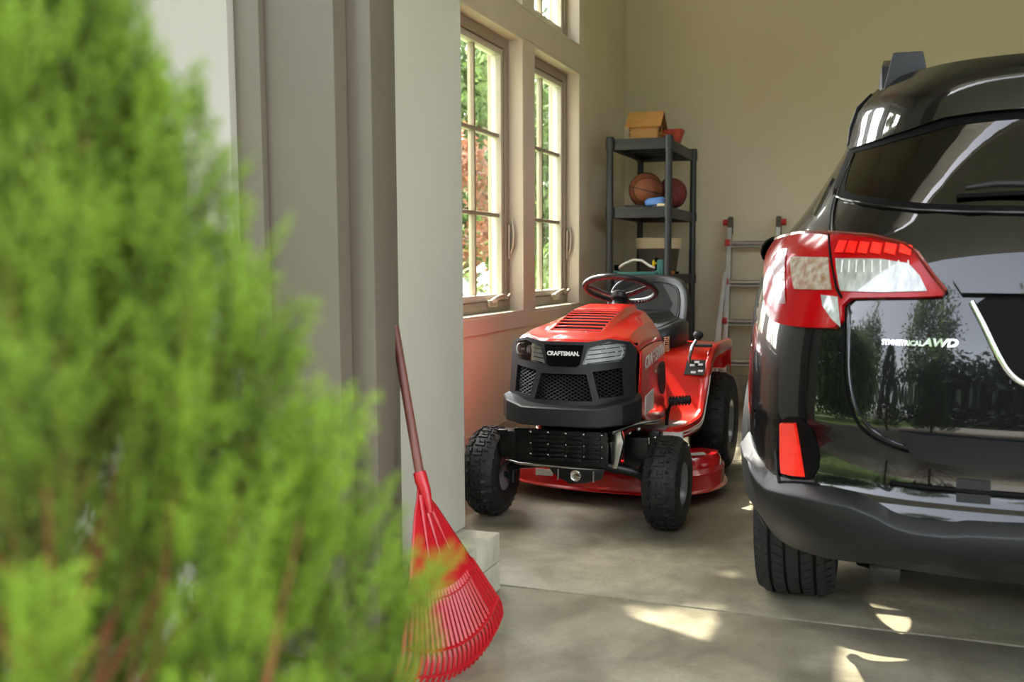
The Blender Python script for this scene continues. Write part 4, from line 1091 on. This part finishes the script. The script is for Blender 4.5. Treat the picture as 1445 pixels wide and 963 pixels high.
# balls
def ball(loc, r, m, label, rot):
    t = thing('basketball', label, 'ball', loc, 0, 'basketballs on the shelf'); t.rotation_euler = rot
    obj('skin', G().sphere((0, 0, 0), r, 40), m, t, 180)
    g = G(); R = r * 1.0
    def circ(f): g.tube([f(a) for a in np.linspace(0, 2 * math.pi, 60, endpoint=False)], r * .026, 5, closed=True)
    circ(lambda a: (R * math.cos(a), R * math.sin(a), 0)); circ(lambda a: (R * math.cos(a), 0, R * math.sin(a))); 
    for s in (1, -1):
        def f(a, s=s):
            p = Vector((math.cos(a) * .9, s * (.72 - .22 * math.cos(2 * a)), math.sin(a))); p.normalize(); return p * R
        circ(f)
    obj('seam', g, 'ball_line', t, 60)
ball((-1.635, 6.92, Z2 + .1245), .12, 'ball_orange', 'brown basketball with black seams on the second shelf', (.15, .2, .5))
ball((-1.50, 7.16, Z2 + .1145), .11, 'ball_maroon', 'dark maroon ball behind the brown basketball', (.6, .9, .2))
g = G().loft([[(x * k, y * k, z) for x, y in smoothpoly([(-.07, -.03), (.07, -.03), (.08, .02), (-.08, .03)], 2)] for k, z in ((.8, 0), (1, .01), (1, .035), (.7, .05))])
ob = tag(obj('foam_pad', g, 'blue_foam', None, 60), 'light blue foam pad in front of the basketball', 'pad'); ob.location = (-1.535, 6.80, Z2 + .002); ob.rotation_euler = (0, -.12, .1); ob.location.z = Z2 + .012
g = G().box(-.035, .035, -.015, .015, 0, .02, .006); ob = tag(obj('wood_scrap', g, 'cream', None, 40), 'small cream block beside the blue foam pad', 'block'); ob.location = (-1.485, 6.775, Z2 + .001)
g = G().box(-.07, .07, -.02, .02, 0, .012, .004); ob = tag(obj('flat_tool', g, 'ball_line', None, 40), 'flat black tool lying under the basketball front', 'tool'); ob.location = (-1.68, 6.775, Z2 + .001)
# bin on the third shelf
BN = thing('storage_bin', 'brown bucket with cream rim on the third shelf', 'bin', (-1.62, 7.28, Z3 + .001))
sq = smoothpoly([(-1, -1), (1, -1), (1, 1), (-1, 1)], 2)
g = G().loft([[(x * a, y * a, z) for x, y in sq] for a, z in ((.125, 0), (.15, .19))]); obj('bucket', g, 'brown_bin', BN, 40)
g = G().loft([[(x * a, y * a, z) for x, y in sq] for a, z in ((.155, .185), (.16, .19), (.165, .262), (.158, .265), (.15, .20))], caps=False); obj('rim', g, 'cream', BN, 40)
# oscillating sprinkler
SP_ = thing('lawn_sprinkler', 'teal oscillating lawn sprinkler with white arched tube', 'sprinkler', (-1.66, 6.79, Z3 + .001))
obj('base', G().box(-.16, .16, -.04, -.022, 0, .022, .005).box(-.16, .16, .022, .04, 0, .022, .005).box(-.165, -.13, -.04, .04, 0, .03, .006).box(.13, .165, -.04, .04, 0, .03, .006).box(-.16, .16, -.006, .006, .002, .012, .003), 'teal_plastic', SP_, 40)
obj('motor_housing', G().box(.145, .19, -.035, .035, .0, .105, .008), 'teal_plastic', SP_, 40)
obj('spray_tube', G().tube([(-.14, 0, .045), (-.10, 0, .075), (-.03, 0, .105), (.03, 0, .100), (.09, 0, .06), (.135, 0, .05)], .0085, 10), 'white_plastic', SP_, 60)
obj('end_cap', G().box(-.165, -.135, -.02, .02, .02, .07, .006), 'engine_dark', SP_, 40)
obj('dial', G().lathe([(.022, 0), (.022, .01), (.008, .014), (.006, .026)], 16, c=(.115, -.02, .08), ax='x'), 'yellow_plastic', SP_, 40)
obj('valve', G().box(.128, .144, -.02, .02, .03, .12, .004), 'engine_dark', SP_, 40)
# orange handled tool
HT = thing('hand_tool', 'orange-handled hand tool on the third shelf edge', 'tool', (-1.47, 7.02, Z3 + .014), 1.35)
obj('handle', G().tube([(-.09, 0, 0), (-.03, 0, 0), (.04, 0, 0)], [.011, .013, .012], 10), 'orange_plastic', HT, 60)
obj('shaft', G().tube([(.04, 0, 0), (.12, 0, 0)], [.009, .010], 10), 'engine_dark', HT, 60)

# ================================================================ LADDER
LD = thing('folding_ladder', 'aluminium folding ladder with red lock knobs against the back wall', 'ladder', (-.985, 7.60, 0))
lx = .184
def LP(x, t, dy=0.0):      # t = height; ladder leans back onto the wall
    return Vector((x, .20 * t / 1.4 + dy - .0, t))
for s in (1, -1):
    g = G()
    for dy in (0,):
        a, b = LP(s * lx, .02), LP(s * lx, 1.36); w = .016
        g.loft([[p + Vector((-w, -.03, 0)), p + Vector((w, -.03, 0)), p + Vector((w, .03, 0)), p + Vector((-w, .03, 0))] for p in (a, b)])
    obj('inner_rail', g, 'aluminium', LD, 30)
    g = G(); a, b = LP(s * (lx + .10), .02, -.075), LP(s * (lx + .012), 1.02, -.05)
    g.loft([[p + Vector((-w, -.02, 0)), p + Vector((w, -.02, 0)), p + Vector((w, .02, 0)), p + Vector((-w, .02, 0))] for p in (a, b)]); obj('outer_rail', g, 'aluminium', LD, 30)
    g = G(); a, b = LP(s * (lx + .055), .02, -.10), LP(s * (lx + .02), .95, -.075)
    g.loft([[p + Vector((-.008, -.01, 0)), p + Vector((.008, -.01, 0)), p + Vector((.008, .01, 0)), p + Vector((-.008, .01, 0))] for p in (a, b)]); obj('flared_leg', g, 'aluminium', LD, 30)
    p = LP(s * lx, 1.40); g = G().box(p.x - .02, p.x + .02, p.y - .035, p.y + .035, p.z - .10, p.z + .045, .016); obj('hinge', g, 'brown_bin', LD, 40)
    g = G().cyl((p.x + s * -.02 - .05 * (s < 0) * 0, p.y, p.z + .0), (p.x + s * .055, p.y, p.z + .0), .024, n=14); obj('hinge_knob', g, 'ladder_red', LD, 40)
    for t, r in ((1.245, .030), (.945, .030), (.645, .030)):
        q = LP(s * lx + s * .012, t, -.03); g = G().box(q.x - .018, q.x + .020, q.y - .03, q.y + .01, q.z - .024, q.z + .024, .006); obj('lock_knob', g, 'ladder_red', LD, 40)
    g = G().box(s * (lx + .10) - .022, s * (lx + .10) + .022, -.11, -.04, 0.001, .035, .006); obj('foot', g, 'ball_line', LD, 40)
for k, t in enumerate((.335, .64, .94, 1.24)):
    g = G(); x = lx - .014
    for dy, dz, r in ((-.012, 0, .017), (-.022, -.028, .010)): g.cyl(LP(-x, t + dz, dy), LP(x, t + dz, dy), r, n=10)
    obj('rung', g, 'aluminium', LD, 40)

# ================================================================ SHRUB IN THE FOREGROUND
def sprig(seed):
    """flat fern-like spray of a thuja: axis with side branchlets, all thin four-sided scales"""
    r = random.Random(seed); segs = []
    Ln = 1.0
    def branch(p, d, l, lev):
        n = 4 if lev == 0 else 2
        q = p
        for i in range(n):
            d2 = (d + Vector((r.uniform(-.12, .12), r.uniform(-.05, .05), r.uniform(-.05, .10)))).normalized(); e = q + d2 * l / n
            segs.append((q, e, lev, (i + 1) / n)); 
            if lev < 2:
                for s in (1, -1):
                    if r.random() < .9:
                        a = s * r.uniform(.55, .85); dd = Vector((d2.x * math.cos(a) - d2.z * math.sin(a), d2.y + r.uniform(-.1, .1), d2.x * math.sin(a) + d2.z * math.cos(a)))
                        branch(e, dd.normalized(), l * (.48 if lev == 0 else .42) * (1 - .35 * i / n) * r.uniform(.8, 1.15), lev + 1)
            q = e; d = d2
    branch(Vector((0, 0, 0)), Vector((0, 0, 1)), .75, 0)
    V = []; F = []; tp = []
    for a, b, lev, t in segs:
        w = (.020, .026, .030)[lev]; d = (b - a); 
        sd_ = Vector((d.z, 0, -d.x)); sd_ = sd_.normalized() * w if sd_.length > 1e-6 else Vector((w, 0, 0)); nn = Vector((0, w * .35, 0))
        o = len(V); m_ = a + d * .55
        V += [a, m_ + sd_, m_ + nn, m_ - sd_, m_ - nn, b + d * .12]
        F += [(o, o + 1, o + 2), (o, o + 2, o + 3), (o, o + 3, o + 4), (o, o + 4, o + 1), (o + 5, o + 2, o + 1), (o + 5, o + 3, o + 2), (o + 5, o + 4, o + 3), (o + 5, o + 1, o + 4)]
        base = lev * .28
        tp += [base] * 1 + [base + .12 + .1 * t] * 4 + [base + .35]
    return np.array([v[:] for v in V]), np.array(F), np.array(tp)
sprigs = [sprig(s) for s in range(6)]
def scatter(items, name, m, parent):
    """items: list of (sprig index, position, up dir, spin, size, tint) baked into one mesh"""
    VV = []; FF = []; TT = []; o = 0
    for k, p, d, spin, sz, tint in items:
        v, f, t = sprigs[k]; d = Vector(d).normalized()
        qd = Vector((0, 0, 1)).rotation_difference(d) @ Matrix.Rotation(spin, 3, 'Z').to_quaternion()
        M = np.array(qd.to_matrix()) * sz
        VV.append(v @ M.T + np.array(p)); FF.append(f + o); o += len(v); TT.append(np.clip(t * .85 + tint, 0, 1))
    VV = np.concatenate(VV); FF = np.concatenate(FF); TT = np.concatenate(TT)
    me = bpy.data.meshes.new(name); me.vertices.add(len(VV)); me.vertices.foreach_set('co', VV.astype(np.float32).ravel())
    me.loops.add(FF.size); me.loops.foreach_set('vertex_index', FF.astype(np.int32).ravel())
    me.polygons.add(len(FF)); me.polygons.foreach_set('loop_start', np.arange(0, FF.size, 3, dtype=np.int32))
    me.update(calc_edges=True); me.validate()
    at = me.attributes.new('tip', 'FLOAT', 'POINT'); at.data.foreach_set('value', TT.astype(np.float32))
    me.materials.append(MATS[m]); ob = bpy.data.objects.new(name, me); COL.objects.link(ob); ob.parent = parent; ob['kind'] = 'stuff'
    return ob
def thuja(loc, H, R0, nl, nsp, label, seed, zmin=0.0):
    """upright cone: many ascending limbs, each ending in a plume of flat sprays"""
    BU = thing('arborvitae_shrub', label, 'shrub', loc); r = random.Random(seed); items = []; g = G()
    for i in range(nl):
        t = (i + .5) / nl; zt = .10 + (H - .10) * t ** .8; an = i * 2.39996 + r.uniform(-.25, .25)
        rr = R0 * (1 - zt / H) ** .8 * r.uniform(.80, 1.06) + .008
        out_ = Vector((math.cos(an), math.sin(an), 0)); tip = out_ * rr + Vector((0, 0, zt + r.uniform(.0, .05)))
        root = Vector((0, 0, max(.04, zt - .14 - rr * .7))); mid_ = root.lerp(tip, .5) + out_ * rr * .28
        g.tube([root, mid_, mid_.lerp(tip, .7)], [.003, .002, .001], 4)
        if zt < zmin: continue
        tint = r.uniform(-.14, .16)
        for k in range(nsp):
            u = .50 + .50 * (k + r.random()) / nsp; p = root * (1 - u) ** 2 + mid_ * 2 * u * (1 - u) + tip * u * u
            d = (tip - mid_).normalized() + Vector((r.gauss(0, .30), r.gauss(0, .30), .40 + r.gauss(0, .2))) + out_ * .15
            sz = r.uniform(.036, .060)
            items.append((r.randrange(6), p + Vector((r.gauss(0, 1), r.gauss(0, 1), r.gauss(0, 1))) * .006, d, r.uniform(0, 6.28), sz, tint + r.uniform(-.05, .06) + .35 * (u - .8)))  # inner sprays darker, outer brighter: shade in the gaps put into the colour
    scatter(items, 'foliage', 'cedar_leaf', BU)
    obj('trunk', G().tube([(0, 0, 0), (.006, 0, H * .4), (0, .006, H * .7), (0, 0, H * .97)], [.02, .014, .008, .002], 8), 'bark', BU, 60)
    lb = obj('branch', g, 'twig', BU, 60); lb['kind'] = 'stuff'
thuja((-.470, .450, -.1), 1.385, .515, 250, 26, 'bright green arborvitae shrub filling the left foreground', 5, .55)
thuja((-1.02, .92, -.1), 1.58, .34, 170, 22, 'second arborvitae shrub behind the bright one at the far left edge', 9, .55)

# ================================================================ GARDEN OUTSIDE THE WINDOWS AND GREENERY ADDED BEHIND THE VIEWPOINT
def leaves(name, n, centre, rad, size, m, parent, seed, shell=.45):
    r = np.random.default_rng(seed)
    # clumps, so that the sky shows between them
    nc = max(8, n // 140); cd = r.normal(size=(nc, 3)); cd /= np.linalg.norm(cd, axis=1)[:, None]
    cc = cd * (shell + (1 - shell) * r.random((nc, 1)) ** .5) * np.array(rad)
    ci = r.integers(0, nc, n); P = cc[ci] + r.normal(size=(n, 3)) * np.array(rad) * .17 + np.array(centre)
    a = r.normal(size=(n, 3)); a /= np.linalg.norm(a, axis=1)[:, None]; b = r.normal(size=(n, 3)); b = np.cross(a, b); b /= np.linalg.norm(b, axis=1)[:, None]
    s = size * r.uniform(.6, 1.3, (n, 1)); c = np.cross(a, b)
    V = np.stack([P - a * s, P + b * s * .45 + c * s * .12, P + a * s, P - b * s * .45 + c * s * .12], 1).reshape(-1, 3)
    i = np.arange(n)[:, None] * 4; F = np.concatenate([i + np.array([[0, 1, 2]]), i + np.array([[0, 2, 3]])], 0)
    me = bpy.data.meshes.new(name); me.vertices.add(len(V)); me.vertices.foreach_set('co', V.astype(np.float32).ravel())
    me.loops.add(F.size); me.loops.foreach_set('vertex_index', F.astype(np.int32).ravel())
    me.polygons.add(len(F)); me.polygons.foreach_set('loop_start', np.arange(0, F.size, 3, dtype=np.int32)); me.update(calc_edges=True)
    me.materials.append(MATS[m]); ob = bpy.data.objects.new(name, me); COL.objects.link(ob); ob.parent = parent; ob['kind'] = 'stuff'; return ob
def tree(name, loc, h, rad, n, m, label, seed, size=.09, trunk=.14, group=None, low=.35):
    t = thing(name, label, 'tree', loc, 0, group); r = random.Random(seed)
    leaves('foliage', n, (0, 0, h * (1 + low) / 2), (rad, rad, h * (1 - low) / 2), size, m, t, seed)
    g = G().tube([(0, 0, 0), (.1, .05, h * .3), (-.05, .1, h * .6), (.05, 0, h * .92)], [trunk, trunk * .75, trunk * .5, trunk * .12], 8)
    for k in range(9):
        z = h * r.uniform(low * .8, .8); a = r.uniform(0, 6.28); l = rad * r.uniform(.5, .9)
        g.tube([(0, .05, z), (math.cos(a) * l * .5, math.sin(a) * l * .5, z + l * .35), (math.cos(a) * l, math.sin(a) * l, z + l * .5)], [trunk * .35, trunk * .2, trunk * .05], 6)
    obj('trunk', g, 'bark', t, 60); return t
tree('garden_tree', (-6.3, 15.0, -.15), 4.6, .95, 9000, 'tree_leaf', 'nearest leafy green tree seen through the near window', 3, .085, .07, low=.2)
tree('garden_tree', (-10.6, 24.4, -.15), 6.0, 1.7, 9000, 'tree_leaf_olive', 'olive green tree behind the nearest one in the near window', 4, .12, low=.12)
tree('garden_tree', (-6.2, 19.4, -.15), 5.6, 1.15, 9000, 'tree_leaf', 'leafy tree seen through the far window', 5, .10, low=.12)
tree('garden_tree', (-10.4, 30.5, -.15), 7.0, 2.0, 9000, 'tree_leaf_olive', 'distant olive tree behind the tree in the far window', 6, .15, low=.08)
tree('garden_tree', (-16.5, 35, -.15), 7.5, 2.3, 9000, 'tree_leaf', 'most distant green tree in the near window', 7, .17, low=.08)
tree('autumn_tree', (-5.35, 11.9, -.15), 2.9, .7, 3000, 'autumn_leaf', 'small rusty-brown tree in front of the green trees outside', 8, .06, .05, low=.3)
tree('garden_tree', (-3.76, 4.70, -.15), 4.25, .46, 5200, 'tree_leaf', 'unseen slim tree added by the hidden window to break up the sun', 12, .08, .05, low=.6)  # out of view, added so its crown blocks sun at the hidden window
def shrub(name, loc, rad, h, n, m, label, seed, size, flowers=0, group=None):
    t = thing(name, label, 'shrub', loc, 0, group)
    leaves('foliage', n, (0, 0, h * .55), (rad, rad, h * .48), size, m, t, seed, .3)
    obj('stem', G().tube([(0, 0, 0), (.02, 0, h * .7)], [.03, .01], 6).tube([(0, 0, .05), (.2 * rad, .1, h * .6)], [.02, .008], 6).tube([(0, 0, .05), (-.25 * rad, -.1, h * .6)], [.02, .008], 6), 'bark', t, 60)
    r = np.random.default_rng(seed + 50)
    for k in range(flowers):
        d = r.normal(size=3); d[2] = abs(d[2]) * .8 + .25; d /= np.linalg.norm(d); c = np.array((0, 0, h * .55)) + d * np.array((rad, rad, h * .5)) * r.uniform(.9, 1.08)
        leaves('flower_head', 150, tuple(c), (.085, .085, .07), .026, 'flower_white', t, seed * 100 + k, .7)
shrub('hydrangea_shrub', (-2.98, 7.05, -.15), .42, 1.12, 1500, 'tree_leaf', 'white-flowering hydrangea just outside the near window', 21, .05, 16)
shrub('hydrangea_shrub', (-3.75, 8.6, -.15), .55, 1.15, 1500, 'tree_leaf', 'white-flowering hydrangea farther along the garden bed', 22, .06, 12)
shrub('garden_shrub', (-5.3, 10.0, -.15), .8, 1.7, 3000, 'tree_leaf_olive', 'tall olive shrub behind the hydrangeas', 23, .07)
shrub('garden_shrub', (-3.5, 11.4, -.15), .6, 1.6, 2000, 'tree_leaf', 'green shrub seen low through the far window', 24, .07)
HG = thing('added_hedge', 'dark evergreen hedge added out of view to darken the tailgate reflection', 'hedge', (2.0, -7.5, -.15))  # unseen hedge, added as a dark mass for the tailgate to mirror
leaves('foliage', 16000, (0, 0, 1.7), (8.5, .6, 1.9), .17, 'evergreen_leaf', HG, 77, .05)
obj('stem', G().tube([(-8, 0, .3), (8, 0, .3)], .04, 6), 'bark', HG, 60)
YT = ((-13.5, -10.5, 10, 2.6, 'leftmost'), (-5.4, -13.2, 12, 2.5, 'second from the left'), (3.0, -13.2, 12, 2.0, 'second from the right'), (10.5, -12, 10, 2.2, 'rightmost'))
for k, (x, y, h, rd, w) in enumerate(YT):
    tree('added_yard_tree', (x, y, -.15), h, rd, 9000 if x < 0 else 3500, 'tree_leaf', 'tall unseen yard tree added for the tailgate reflection, %s of its row' % w, 40 + k, .17, .2, 'yard trees added for the tailgate reflection', low=.12 if x < 0 else .4)  # unseen row, added to give the car paint something to reflect
HL = thing('added_side_hedge', 'tall side hedge mirrored in the rear corner of the black car', 'hedge', (-6.5, -1.5, -.15))  # unseen, added to keep bright lawn and sky out of the corner reflection
leaves('foliage', 12000, (0, 0, 1.9), (.7, 4.0, 2.0), .15, 'tree_leaf', HL, 78, .05)
obj('stem', G().tube([(0, -3.5, .3), (0, 3.5, .3)], .04, 6), 'bark', HL, 60)
